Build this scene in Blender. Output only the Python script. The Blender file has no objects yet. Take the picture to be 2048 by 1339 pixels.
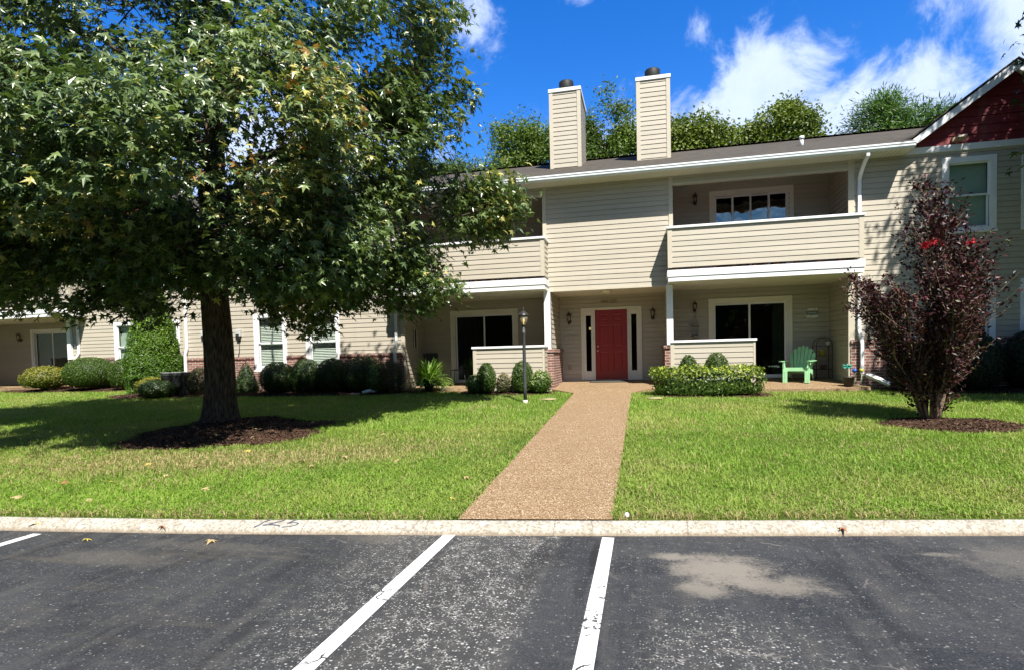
import bpy, bmesh, math
import numpy as np
from mathutils import Vector, Matrix
from math import radians, sin, cos, pi

sc = bpy.context.scene
# ------------------------------------------------------------------ camera
EYE = 1.6
FPX, YAW, PITCH, ROLL = 1153.77, 0.223942, 0.0392037, 0.0244451
Fv = np.array([-sin(YAW), cos(YAW), 0]); Rh = np.array([cos(YAW), sin(YAW), 0]); Uh = np.array([0, 0, 1.])
FF = cos(PITCH)*Fv - sin(PITCH)*Uh; UU = cos(PITCH)*Uh + sin(PITCH)*Fv
RR = cos(ROLL)*Rh - sin(ROLL)*UU; UP = cos(ROLL)*UU + sin(ROLL)*Rh
cam_data = bpy.data.cameras.new('camera'); cam = bpy.data.objects.new('camera', cam_data)
sc.collection.objects.link(cam); sc.camera = cam
m = Matrix.Identity(4)
for i in range(3):
    m[i][0] = RR[i]; m[i][1] = UP[i]; m[i][2] = -FF[i]
m[2][3] = EYE
cam.matrix_world = m
cam_data.sensor_width = 36; cam_data.lens = 36*FPX/2048
cam_data.shift_y = 88.57/2048
cam_data.clip_start = 0.05; cam_data.clip_end = 3000

# ------------------------------------------------------------------ sun + sky
SUNV = Vector((0.61, -1.0, 1.65)).normalized()
sun = bpy.data.lights.new('sun', 'SUN'); sun.energy = 5.0; sun.angle = radians(0.53); sun.color = (1, 0.95, 0.87)
so = bpy.data.objects.new('sun', sun); sc.collection.objects.link(so)
so.rotation_euler = SUNV.to_track_quat('Z', 'Y').to_euler(); so.location = (10, -20, 30)
sc.view_settings.view_transform = 'Standard'; sc.view_settings.look = 'None'
sc.view_settings.exposure = 1.05; sc.view_settings.gamma = 1; sc.view_settings.use_curve_mapping = False

class NT:
    """tiny node-tree helper"""
    def __init__(s, tree): s.t = tree; s.n = tree.nodes; s.l = tree.links; s.n.clear()
    def N(s, typ, **k):
        n = s.n.new(typ)
        for a, v in k.items():
            if a.startswith('_'): setattr(n, a[1:], v)
        for a, v in k.items():
            if not a.startswith('_'):
                key = int(a[1:]) if a[0] == 'i' and a[1:].isdigit() else a.replace('__', ' ')
                sock = n.inputs[key]
                if isinstance(v, bpy.types.NodeSocket): s.l.new(v, sock)
                else:
                    if hasattr(sock.default_value, '__len__') and len(sock.default_value) == 4 and len(v) == 3: v = (*v, 1)
                    sock.default_value = v
        return n
    def math(s, op, a, b=0.0, c=None, clamp=False):
        k = dict(i0=a, i1=b)
        if c is not None: k['i2'] = c
        n = s.N('ShaderNodeMath', _operation=op, _use_clamp=clamp, **k); return n.outputs[0]
    def mix(s, f, a, b, mode='MIX'):
        n = s.N('ShaderNodeMix', _data_type='RGBA', _blend_type=mode, i0=f, i6=a, i7=b); return n.outputs[2]
    def ramp(s, f, stops, interp='LINEAR'):
        n = s.N('ShaderNodeValToRGB', Fac=f); r = n.color_ramp; r.interpolation = interp
        while len(r.elements) < len(stops): r.elements.new(0.5)
        for e, (p, c) in zip(r.elements, stops):
            e.position = p; e.color = (c, c, c, 1) if not hasattr(c, '__len__') else (*c, 1)
        return n.outputs[0]
    def noise(s, vec, scale, detail=4, rough=.55, dist=0.0, dim='3D'):
        k = dict(Vector=vec, Scale=scale, Detail=detail, Roughness=rough, Distortion=dist)
        return s.N('ShaderNodeTexNoise', _noise_dimensions=dim, **k).outputs[0]
    def sstep(s, v, a, b, o0=0.0, o1=1.0):
        return s.N('ShaderNodeMapRange', _interpolation_type='SMOOTHSTEP', i0=v, i1=a, i2=b, i3=o0, i4=o1).outputs[0]

world = bpy.data.worlds.new('World'); sc.world = world; world.use_nodes = True
w = NT(world.node_tree)
sky = w.N('ShaderNodeTexSky', _sky_type='NISHITA', _sun_disc=False, _sun_elevation=math.asin(SUNV.z),
          _sun_rotation=math.atan2(SUNV.x, SUNV.y), _altitude=0.0, _air_density=1.0, _dust_density=0.35, _ozone_density=3.0)
skyc = w.N('ShaderNodeHueSaturation', Saturation=1.40, Value=1.0, Hue=0.508, Color=sky.outputs[0]).outputs[0]
dirv = w.N('ShaderNodeTexCoord').outputs['Generated']
sx = w.N('ShaderNodeSeparateXYZ', i0=dirv)
skyc = w.mix(1.0, skyc, w.N('ShaderNodeCombineXYZ', i0=w.sstep(sx.outputs[1], -.3, .5, .75, 1.45), i1=w.sstep(sx.outputs[1], -.3, .5, .75, 1.52), i2=w.sstep(sx.outputs[1], -.3, .5, .66, 1.76)).outputs[0], 'MULTIPLY')
az = w.math('ARCTAN2', sx.outputs[0], sx.outputs[1]); el = w.math('ARCSINE', sx.outputs[2])
ae = w.N('ShaderNodeCombineXYZ', i0=az, i1=el, i2=0.0).outputs[0]
n1 = w.noise(ae, 9.0, 12, .64, 0.35); n2 = w.noise(ae, 2.3, 4, .5, 0.3)
blobs = [(.21, .325, .25, .070, 1.15), (.215, .39, .10, .06, 1.1), (.235, .43, .045, .03, .6), (.135, .385, .05, .025, .5), (.36, .385, .06, .025, .55),
         (.375, .34, .10, .03, .6), (.52, .41, .09, .075, 1.0), (-.275, .52, .045, .05, .7), (.09, .47, .025, .03, .35), (-.10, .545, .06, .02, .4),
         (-.27, .34, .06, .02, .25), (-.58, .33, .20, .07, 1.0), (-.80, .25, .2, .06, .9), (.06, .30, .05, .02, .3), (.30, .29, .25, .03, .8)]
mask = None
for (a0, e0, ra, re, amp) in blobs:
    dx = w.math('DIVIDE', w.math('SUBTRACT', az, a0), ra); dy = w.math('DIVIDE', w.math('SUBTRACT', el, e0), re)
    d2 = w.math('ADD', w.math('MULTIPLY', dx, dx), w.math('MULTIPLY', dy, dy))
    b = w.math('MULTIPLY', w.math('POWER', 2.718, w.math('MULTIPLY', d2, -0.8)), amp)
    mask = b if mask is None else w.math('MAXIMUM', mask, b)
back = w.sstep(sx.outputs[1], 0.05, -0.25, 0.0, 0.30)
mask = w.math('MAXIMUM', mask, back)
cl = w.math('ADD', mask, w.math('MULTIPLY', w.math('SUBTRACT', n1, 0.5), 2.3))
cl = w.math('ADD', cl, w.math('MULTIPLY', w.math('SUBTRACT', n2, 0.5), 0.5))
cl = w.sstep(cl, 0.20, 0.85, 0.0, 0.92)
cl = w.math('MULTIPLY', cl, w.sstep(mask, 0.03, 0.22))
shade = w.noise(ae, 11.0, 5, .6)
cloudc = w.mix(shade, (4.6, 5.7, 8.6), (7.6, 8.6, 10.8))
finalc = w.mix(cl, skyc, cloudc)
bg = w.N('ShaderNodeBackground', Color=finalc, Strength=0.068)
wo = w.N('ShaderNodeOutputWorld', Surface=bg.outputs[0])

# ------------------------------------------------------------------ helpers
C = sc.collection
ORG = {}
def tag(o, label, cat, group=None, kind=None):
    if label: o['label'] = label
    if cat: o['category'] = cat
    if group: o['group'] = group
    if kind: o['kind'] = kind
    return o
def thing(name, label, cat, loc=(0, 0, 0), rz=0.0, group=None):
    o = bpy.data.objects.new(name, None); C.objects.link(o); o.empty_display_size = .2
    o.location = loc; o.rotation_euler = (0, 0, rz); ORG[o.name] = (Vector(loc), rz)
    return tag(o, label, cat, group)
def link_mesh(name, me, mat, parent=None, label=None):
    o = bpy.data.objects.new(name, me); C.objects.link(o)
    for mm in (mat if isinstance(mat, (list, tuple)) else [mat]): me.materials.append(mm)
    if parent is not None:
        o.parent = parent; ORG[o.name] = ORG[parent.name]
    else: ORG[o.name] = (Vector((0, 0, 0)), 0)
    if label: o['label'] = label
    return o

class MB:
    """collects shapes; build() makes ONE mesh object. world=True: shapes given in world coordinates"""
    def __init__(s): s.v = []; s.f = []; s.mi = []; s.cur = 0; s.sm = []; s.smooth = False
    def add(s, vs, fs):
        b = len(s.v); s.v += [tuple(v) for v in vs]
        for f in fs: s.f.append([b+i for i in f]); s.mi.append(s.cur); s.sm.append(s.smooth)
        return s
    def box(s, x0, x1, y0, y1, z0, z1):
        return s.add([(x0,y0,z0),(x1,y0,z0),(x1,y1,z0),(x0,y1,z0),(x0,y0,z1),(x1,y0,z1),(x1,y1,z1),(x0,y1,z1)],
                     [(0,3,2,1),(4,5,6,7),(0,1,5,4),(1,2,6,5),(2,3,7,6),(3,0,4,7)])
    def obox(s, c, sx_, sy_, sz_, rot=None):
        R_ = rot or Matrix.Identity(3); c = Vector(c)
        vs = [c + R_ @ Vector((a*sx_/2, b*sy_/2, d*sz_/2)) for a, b, d in ((-1,-1,-1),(1,-1,-1),(1,1,-1),(-1,1,-1),(-1,-1,1),(1,-1,1),(1,1,1),(-1,1,1))]
        return s.add(vs, [(0,3,2,1),(4,5,6,7),(0,1,5,4),(1,2,6,5),(2,3,7,6),(3,0,4,7)])
    def quad(s, a, b, c, d): return s.add([a, b, c, d], [(0, 1, 2, 3)])
    def prism(s, poly, axis, a, b):
        """extrude a 2-D polygon along axis between a and b; the polygon's coords are the other two axes in xyz order"""
        def P(p, t):
            return {'x': (t, p[0], p[1]), 'y': (p[0], t, p[1]), 'z': (p[0], p[1], t)}[axis]
        n = len(poly); vs = [P(p, a) for p in poly] + [P(p, b) for p in poly]
        fs = [tuple(range(n))[::-1], tuple(range(n, 2*n))] + [(i, (i+1) % n, n+(i+1) % n, n+i) for i in range(n)]
        return s.add(vs, fs)
    def tube(s, pts, r, n=8, cap=True):
        pts = [Vector(p) for p in pts]; rs = r if hasattr(r, '__len__') else [r]*len(pts); rings = []; vs = []
        up = Vector((0, 0, 1)); prev = None
        for i, p in enumerate(pts):
            t = (pts[min(i+1, len(pts)-1)] - pts[max(i-1, 0)])
            t = t.normalized() if t.length > 1e-9 else Vector((0, 0, 1))
            if prev is None:
                a = t.cross(up) if abs(t.z) < .95 else t.cross(Vector((1, 0, 0)))
            else: a = prev - t*prev.dot(t)
            a.normalize(); prev = a; b = t.cross(a)
            for k in range(n):
                q = 2*pi*k/n; vs.append(p + (a*cos(q) + b*sin(q))*rs[i])
        fs = [(i*n+k, i*n+(k+1) % n, (i+1)*n+(k+1) % n, (i+1)*n+k) for i in range(len(pts)-1) for k in range(n)]
        if cap: fs += [tuple(range(n))[::-1], tuple(range((len(pts)-1)*n, len(pts)*n))]
        sm = s.smooth; s.smooth = True; s.add(vs, fs); s.smooth = sm
        return s
    def lathe(s, c, prof, n=16):
        """prof: list of (r, z)"""
        vs = []; c = Vector(c)
        for r, z in prof:
            for k in range(n): vs.append((c.x + r*cos(2*pi*k/n), c.y + r*sin(2*pi*k/n), c.z + z))
        m_ = len(prof)
        fs = [(i*n+k, i*n+(k+1) % n, (i+1)*n+(k+1) % n, (i+1)*n+k) for i in range(m_-1) for k in range(n)]
        fs += [tuple(range(n))[::-1], tuple(range((m_-1)*n, m_*n))]
        sm = s.smooth; s.smooth = True; s.add(vs, fs); s.smooth = sm
        return s
    def build(s, name, mat, parent=None, world=True, label=None, bevel=0.0):
        me = bpy.data.meshes.new(name)
        vs = s.v
        if parent is not None and world:
            o, rz = ORG[parent.name]
            if rz:
                Mi = Matrix.Rotation(-rz, 3, 'Z'); vs = [tuple(Mi @ (Vector(v)-o)) for v in vs]
            else: vs = [(v[0]-o.x, v[1]-o.y, v[2]-o.z) for v in vs]
        me.from_pydata(vs, [], s.f)
        me.polygons.foreach_set('material_index', s.mi); me.polygons.foreach_set('use_smooth', s.sm)
        me.update()
        ob = link_mesh(name, me, mat, parent, label)
        if bevel:
            bv = ob.modifiers.new('bevel', 'BEVEL'); bv.width = bevel; bv.segments = 2; bv.limit_method = 'ANGLE'
        return ob

def np_mesh(name, V, faces, mat, parent=None, col=None, smooth=False, uvless=True, label=None):
    """faces: list of (M,k) int arrays"""
    V = np.asarray(V, np.float32)
    if parent is not None: V = V - np.array(ORG[parent.name][0], np.float32)
    me = bpy.data.meshes.new(name)
    me.vertices.add(len(V)); me.vertices.foreach_set('co', V.ravel())
    loops = np.concatenate([f.ravel() for f in faces]).astype(np.int32)
    sizes = np.concatenate([np.full(len(f), f.shape[1], np.int32) for f in faces])
    starts = np.concatenate([[0], np.cumsum(sizes)[:-1]]).astype(np.int32)
    me.loops.add(len(loops)); me.loops.foreach_set('vertex_index', loops)
    me.polygons.add(len(sizes)); me.polygons.foreach_set('loop_start', starts)
    me.polygons.foreach_set('use_smooth', np.full(len(sizes), smooth))
    me.update(calc_edges=True)
    if col is not None:
        ca = me.color_attributes.new('Col', 'FLOAT_COLOR', 'POINT')
        c4 = np.ones((len(V), 4), np.float32); c4[:, :3] = col; ca.data.foreach_set('color', c4.ravel())
    return link_mesh(name, me, mat, parent, label)

def vnoise(P, freq, seed=0, octv=3):
    """value noise for (n,2) or (n,3) points, about 0..1"""
    P = np.asarray(P, float)*freq; out = np.zeros(len(P)); amp = 1; tot = 0
    for o in range(octv):
        i = np.floor(P).astype(np.int64); f_ = P - i; f_ = f_*f_*(3-2*f_); d = P.shape[1]; acc = np.zeros(len(P))
        for c_ in range(2**d):
            wt = np.ones(len(P)); h = np.full(len(P), seed*7919 + o*104729, np.int64)
            for k in range(d):
                b = (c_ >> k) & 1; wt *= f_[:, k] if b else 1-f_[:, k]
                h = (h ^ ((i[:, k]+b)*[73856093, 19349663, 83492791][k])) & 0x7fffffff
            h = (h*1103515245 + 12345) & 0x7fffffff; h = ((h >> 13) ^ h)*15731 & 0x7fffffff; h = (h*789221 + 1376312589) & 0x7fffffff
            acc += wt*((h >> 8) % 65536)/65535.
        out += amp*acc; tot += amp; amp *= .5; P = P*2.03 + 11.7
    return out/tot
def norm(a): return a/np.maximum(np.linalg.norm(a, axis=-1, keepdims=True), 1e-9)
def frames(nrm, tip):
    """rotation matrices with z=normal, y=tip direction"""
    z = norm(nrm); y = norm(tip - z*np.sum(tip*z, 1, keepdims=True)); x = np.cross(y, z)
    return np.stack([x, y, z], 2)
def scatter(tv, tfs, P, Rm, S, colr, tcol=None):
    """instances of a template merged in arrays; tcol: per-template-vertex brightness"""
    k = len(tv); n = len(P)
    V = np.einsum('nij,kj->nki', Rm, tv)*S[:, None, None] + P[:, None, :]
    off = (np.arange(n)*k)[:, None, None]
    F = [(np.asarray(f)[None]+off).reshape(-1, np.asarray(f).shape[1]) for f in tfs]
    c = np.repeat(colr[:, None, :], k, 1)
    if tcol is not None: c = c*tcol[None, :, None]
    return V.reshape(-1, 3), F, c.reshape(-1, 3)
def merge(parts):
    V = []; F = {}; c = []; b = 0
    for v, fs, cc in parts:
        V.append(v); c.append(cc)
        for f in fs: F.setdefault(f.shape[1], []).append(f+b)
        b += len(v)
    return np.concatenate(V), [np.concatenate(x) for x in F.values()], np.concatenate(c)

# ------------------------------------------------------------------ materials
MATS = {}
def mat_new(name):
    mt = bpy.data.materials.new(name); mt.use_nodes = True; n = NT(mt.node_tree); MATS[name] = mt
    out = n.N('ShaderNodeOutputMaterial'); return mt, n, out
def simple(name, col, rough=.5, spec=.5, metal=0.0, var=.08, vs=3.0, bump=0.0, bs=60.0, coat=0.0):
    mt, n, out = mat_new(name)
    co = n.N('ShaderNodeTexCoord').outputs['Object']
    nz = n.noise(co, vs, 5, .6)
    c = n.mix(n.sstep(nz, .3, .7), tuple(x*(1-var) for x in col), tuple(min(1, x*(1+var)) for x in col))
    k = dict(Base__Color=c, Roughness=rough, Metallic=metal, Specular__IOR__Level=spec, Coat__Weight=coat)
    p = n.N('ShaderNodeBsdfPrincipled', **k)
    if bump:
        bp = n.N('ShaderNodeBump', Strength=bump, Distance=.01, Height=n.noise(co, bs, 4, .6)); n.l.new(bp.outputs[0], p.inputs['Normal'])
    n.l.new(p.outputs[0], out.inputs[0]); return mt

def make_siding(name, ca, cb):
    mt, n, out = mat_new(name)
    g = n.N('ShaderNodeNewGeometry').outputs['Position']
    mp = n.N('ShaderNodeMapping', Vector=g, Scale=(.35, .35, 5.0)).outputs[0]
    nz = n.noise(mp, 1.3, 4, .6); st = n.noise(n.N('ShaderNodeMapping', Vector=g, Scale=(6.0, 6.0, .5)).outputs[0], 1.0, 4, .6)
    c = n.mix(n.sstep(nz, .25, .75), ca, cb)
    c = n.mix(n.math('MULTIPLY', n.sstep(st, .5, .85), .22), c, (.26, .23, .17))
    grain = n.noise(n.N('ShaderNodeMapping', Vector=g, Scale=(3., 3., 60.)).outputs[0], 3.0, 3, .6)
    bp = n.N('ShaderNodeBump', Strength=.12, Distance=.004, Height=grain)
    p = n.N('ShaderNodeBsdfPrincipled', Base__Color=c, Roughness=.55, Specular__IOR__Level=.35, Normal=bp.outputs[0])
    n.l.new(p.outputs[0], out.inputs[0]); return mt
SIDING = make_siding('vinyl_siding', (.40, .365, .295), (.46, .42, .345))
REDSID = make_siding('red_siding', (.17, .020, .026), (.21, .027, .032))
WHITE = simple('white_trim', (.78, .79, .80), .45, .5, var=.05, vs=2.0, bump=.05)
CREAM = simple('cream_trim', (.50, .455, .36), .5, .4, var=.04)
DOORT = simple('door_trim', (.76, .73, .64), .5, .4, var=.03)
SOFFIT = simple('soffit', (.66, .63, .52), .55, .4, var=.05)
GUTTER = simple('gutter_metal', (.74, .78, .80), .35, .5, var=.05)
REDDOOR = simple('red_door_paint', (.25, .010, .007), .38, .5, var=.04, vs=2.0)
BLACKM = simple('black_metal', (.018, .017, .017), .45, .5, var=.1)
POSTM = simple('post_metal', (.055, .06, .065), .5, .5, var=.15)
BRASS = simple('brass', (.75, .60, .35), .25, .5, metal=.9)
DARKWOOD = simple('deck_wood', (.10, .045, .03), .8, .2, var=.4, vs=8)
FLUE = simple('flue_metal', (.014, .015, .014), .6, .3, var=.15)
ROOM = simple('room_wall', (.22, .19, .15), .9, .1)
DARKROOM = simple('dark_room_wall', (.05, .045, .04), .9, .1)
CARPET = simple('carpet', (.12, .10, .08), .95, .1)
BLIND = simple('blind_slat', (.72, .74, .70), .6, .3, var=.04)
SHADECL = simple('blind_cloth', (.42, .50, .44), .8, .2, var=.05)
CURTAIN = simple('curtain_cloth', (.16, .20, .14), .85, .2, var=.1)
CHAIRG = simple('green_plastic', (.36, .70, .38), .42, .5, var=.05, vs=5)
MATGREY = simple('door_mat_fibre', (.07, .07, .06), .95, .1, var=.3, vs=30, bump=.5)
WHITEPL = simple('white_plastic', (.75, .77, .78), .4, .5, var=.05)
GREYPL = simple('grey_box_plastic', (.45, .46, .45), .5, .5)
ACM = simple('unit_metal', (.035, .038, .035), .5, .5, var=.1)
TERRA = simple('pot_plastic', (.035, .03, .025), .5, .5, var=.2)
MAUVE = simple('mauve_plastic', (.14, .09, .10), .6, .4)
def schlick(n, ior):
    ge = n.N('ShaderNodeNewGeometry'); c = n.math('ABSOLUTE', n.N('ShaderNodeVectorMath', _operation='DOT_PRODUCT', i0=ge.outputs['Normal'], i1=ge.outputs['Incoming']).outputs['Value'])
    f0 = ((ior-1)/(ior+1))**2; k = n.math('POWER', n.math('SUBTRACT', 1.0, c, clamp=True), 5.0)
    return n.math('ADD', f0, n.math('MULTIPLY', k, 1-f0), clamp=True)
BULB = mat_new('bulb')[0]
_n = NT(BULB.node_tree); _o = _n.N('ShaderNodeOutputMaterial')
_n.l.new(_n.N('ShaderNodeBsdfPrincipled', Base__Color=(.9, .7, .4), Emission__Color=(1, .75, .35), Emission__Strength=.5).outputs[0], _o.inputs[0])
LAMPGL = mat_new('lamp_glass')[0]
_n = NT(LAMPGL.node_tree); _o = _n.N('ShaderNodeOutputMaterial')
_fr = schlick(_n, 1.5)
_g = _n.N('ShaderNodeBsdfGlossy', Roughness=.06); _t = _n.N('ShaderNodeBsdfTransparent', Color=(.93, .90, .80)); _d = _n.N('ShaderNodeBsdfDiffuse', Color=(.7, .62, .45))
_mx = _n.N('ShaderNodeMixShader', i0=.25, i1=_t.outputs[0], i2=_d.outputs[0])
_n.l.new(_n.N('ShaderNodeMixShader', i0=_fr, i1=_mx.outputs[0], i2=_g.outputs[0]).outputs[0], _o.inputs[0])
def make_glass(name, tint, ior, wob=.25):
    mt, n, out = mat_new(name)
    g = n.N('ShaderNodeNewGeometry').outputs['Position']
    bp = n.N('ShaderNodeBump', Strength=wob, Distance=.02, Height=n.noise(g, 1.6, 2, .5))
    gl = n.N('ShaderNodeBsdfGlossy', Roughness=.02, Color=(.9, .95, .95), Normal=bp.outputs[0])
    tr = n.N('ShaderNodeBsdfTransparent', Color=tint)
    f = schlick(n, ior)
    n.l.new(n.N('ShaderNodeMixShader', i0=f, i1=tr.outputs[0], i2=gl.outputs[0]).outputs[0], out.inputs[0]); return mt
GLASS = make_glass('window_glass', (.80, .86, .82), 1.9)
GLASSD = make_glass('door_glass', (.45, .48, .46), 1.55)
GLASSU = make_glass('balcony_glass', (.30, .33, .33), 3.2, .9)

def make_brick():
    mt, n, out = mat_new('brick')
    g = n.N('ShaderNodeNewGeometry').outputs['Position']; s = n.N('ShaderNodeSeparateXYZ', i0=g)
    v = n.N('ShaderNodeCombineXYZ', i0=n.math('ADD', s.outputs[0], s.outputs[1]), i1=s.outputs[2], i2=0.0).outputs[0]
    b = n.N('ShaderNodeTexBrick', Vector=v, Color1=(.235, .105, .080, 1), Color2=(.125, .055, .043, 1), Mortar=(.50, .45, .40, 1), Scale=1.0,
            Mortar__Size=.007, Mortar__Smooth=.2, Brick__Width=.205, Row__Height=.0685, Bias=-.1)
    nz = n.noise(g, 14, 4, .7)
    c = n.mix(n.math('MULTIPLY', n.sstep(nz, .45, .75), .4), b.outputs[0], (.42, .30, .26))
    bp = n.N('ShaderNodeBump', Strength=.5, Distance=.01, Height=n.math('SUBTRACT', n.math('MULTIPLY', nz, .3), b.outputs[1]))
    p = n.N('ShaderNodeBsdfPrincipled', Base__Color=c, Roughness=.85, Specular__IOR__Level=.2, Normal=bp.outputs[0])
    n.l.new(p.outputs[0], out.inputs[0]); return mt
BRICK = make_brick()
def make_shingle():
    mt, n, out = mat_new('shingles')
    g = n.N('ShaderNodeNewGeometry').outputs['Position']; s = n.N('ShaderNodeSeparateXYZ', i0=g)
    v = n.N('ShaderNodeCombineXYZ', i0=n.math('ADD', s.outputs[0], n.math('MULTIPLY', s.outputs[1], .001)), i1=n.math('MULTIPLY', s.outputs[2], 2.7), i2=0.0).outputs[0]
    b = n.N('ShaderNodeTexBrick', Vector=v, Color1=(.070, .060, .048, 1), Color2=(.038, .033, .027, 1), Mortar=(.018, .016, .013, 1), Scale=1.0,
            Mortar__Size=.004, Mortar__Smooth=.1, Brick__Width=.16, Row__Height=.14, Bias=.1)
    nz = n.noise(g, 1.2, 5, .6); gr = n.noise(g, 90, 2, .6)
    c = n.mix(n.sstep(nz, .3, .75), b.outputs[0], n.mix(.5, b.outputs[0], (.07, .068, .052)))
    c = n.mix(n.math('MULTIPLY', gr, .5), c, (.11, .095, .078))
    bp = n.N('ShaderNodeBump', Strength=.6, Distance=.01, Height=n.math('SUBTRACT', n.math('MULTIPLY', gr, .4), b.outputs[1]))
    p = n.N('ShaderNodeBsdfPrincipled', Base__Color=c, Roughness=.9, Specular__IOR__Level=.2, Normal=bp.outputs[0])
    n.l.new(p.outputs[0], out.inputs[0]); return mt
SHINGLE = make_shingle()

def make_leaf(name, rough=.42, trans=.28, tcol=(1.5, 1.7, .6), spec=.5):
    mt, n, out = mat_new(name)
    a = n.N('ShaderNodeAttribute', _attribute_name='Col').outputs['Color']
    p = n.N('ShaderNodeBsdfPrincipled', Base__Color=a, Roughness=rough, Specular__IOR__Level=spec)
    tc = n.mix(1.0, a, (*tcol, 1), 'MULTIPLY')
    t = n.N('ShaderNodeBsdfTranslucent', Color=tc)
    n.l.new(n.N('ShaderNodeMixShader', i0=trans, i1=p.outputs[0], i2=t.outputs[0]).outputs[0], out.inputs[0]); return mt
LEAF = make_leaf('sweetgum_leaf', .33, .18, spec=.6)
SHRUBL = make_leaf('shrub_leaf', .45, .22)
GRASSM = make_leaf('grass_blade', .55, .30, (1.3, 1.4, .5), .3)
REDL = make_leaf('burgundy_leaf', .45, .12, (1.6, .7, .7), .3)
FARL = make_leaf('far_leaf', .5, .25)
CHIPM = make_leaf('mulch_chip', .9, .0, (1, 1, 1), .1)
DRYL = make_leaf('dry_leaf', .6, .2, (1.3, 1.1, .7), .3)

def make_bark(name, c0, c1, sc_=1.0):
    mt, n, out = mat_new(name)
    co = n.N('ShaderNodeTexCoord').outputs['Object']
    mp = n.N('ShaderNodeMapping', Vector=co, Scale=(19*sc_, 19*sc_, 3.4*sc_)).outputs[0]
    v = n.N('ShaderNodeTexVoronoi', _feature='F1', Vector=mp, Scale=1.6).outputs['Distance']
    nz = n.noise(mp, 2.0, 6, .65, .8); h = n.math('ADD', n.math('MULTIPLY', nz, .8), n.math('MULTIPLY', v, .5))
    c = n.mix(n.sstep(h, .35, .95), c0, c1)
    bp = n.N('ShaderNodeBump', Strength=.9, Distance=.05, Height=h)
    p = n.N('ShaderNodeBsdfPrincipled', Base__Color=c, Roughness=.9, Specular__IOR__Level=.15, Normal=bp.outputs[0])
    n.l.new(p.outputs[0], out.inputs[0]); return mt
BARK = make_bark('ridged_bark', (.020, .015, .012), (.14, .105, .08))
BARK2 = make_bark('pale_bark', (.22, .15, .10), (.45, .33, .24), 2.0)

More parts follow.
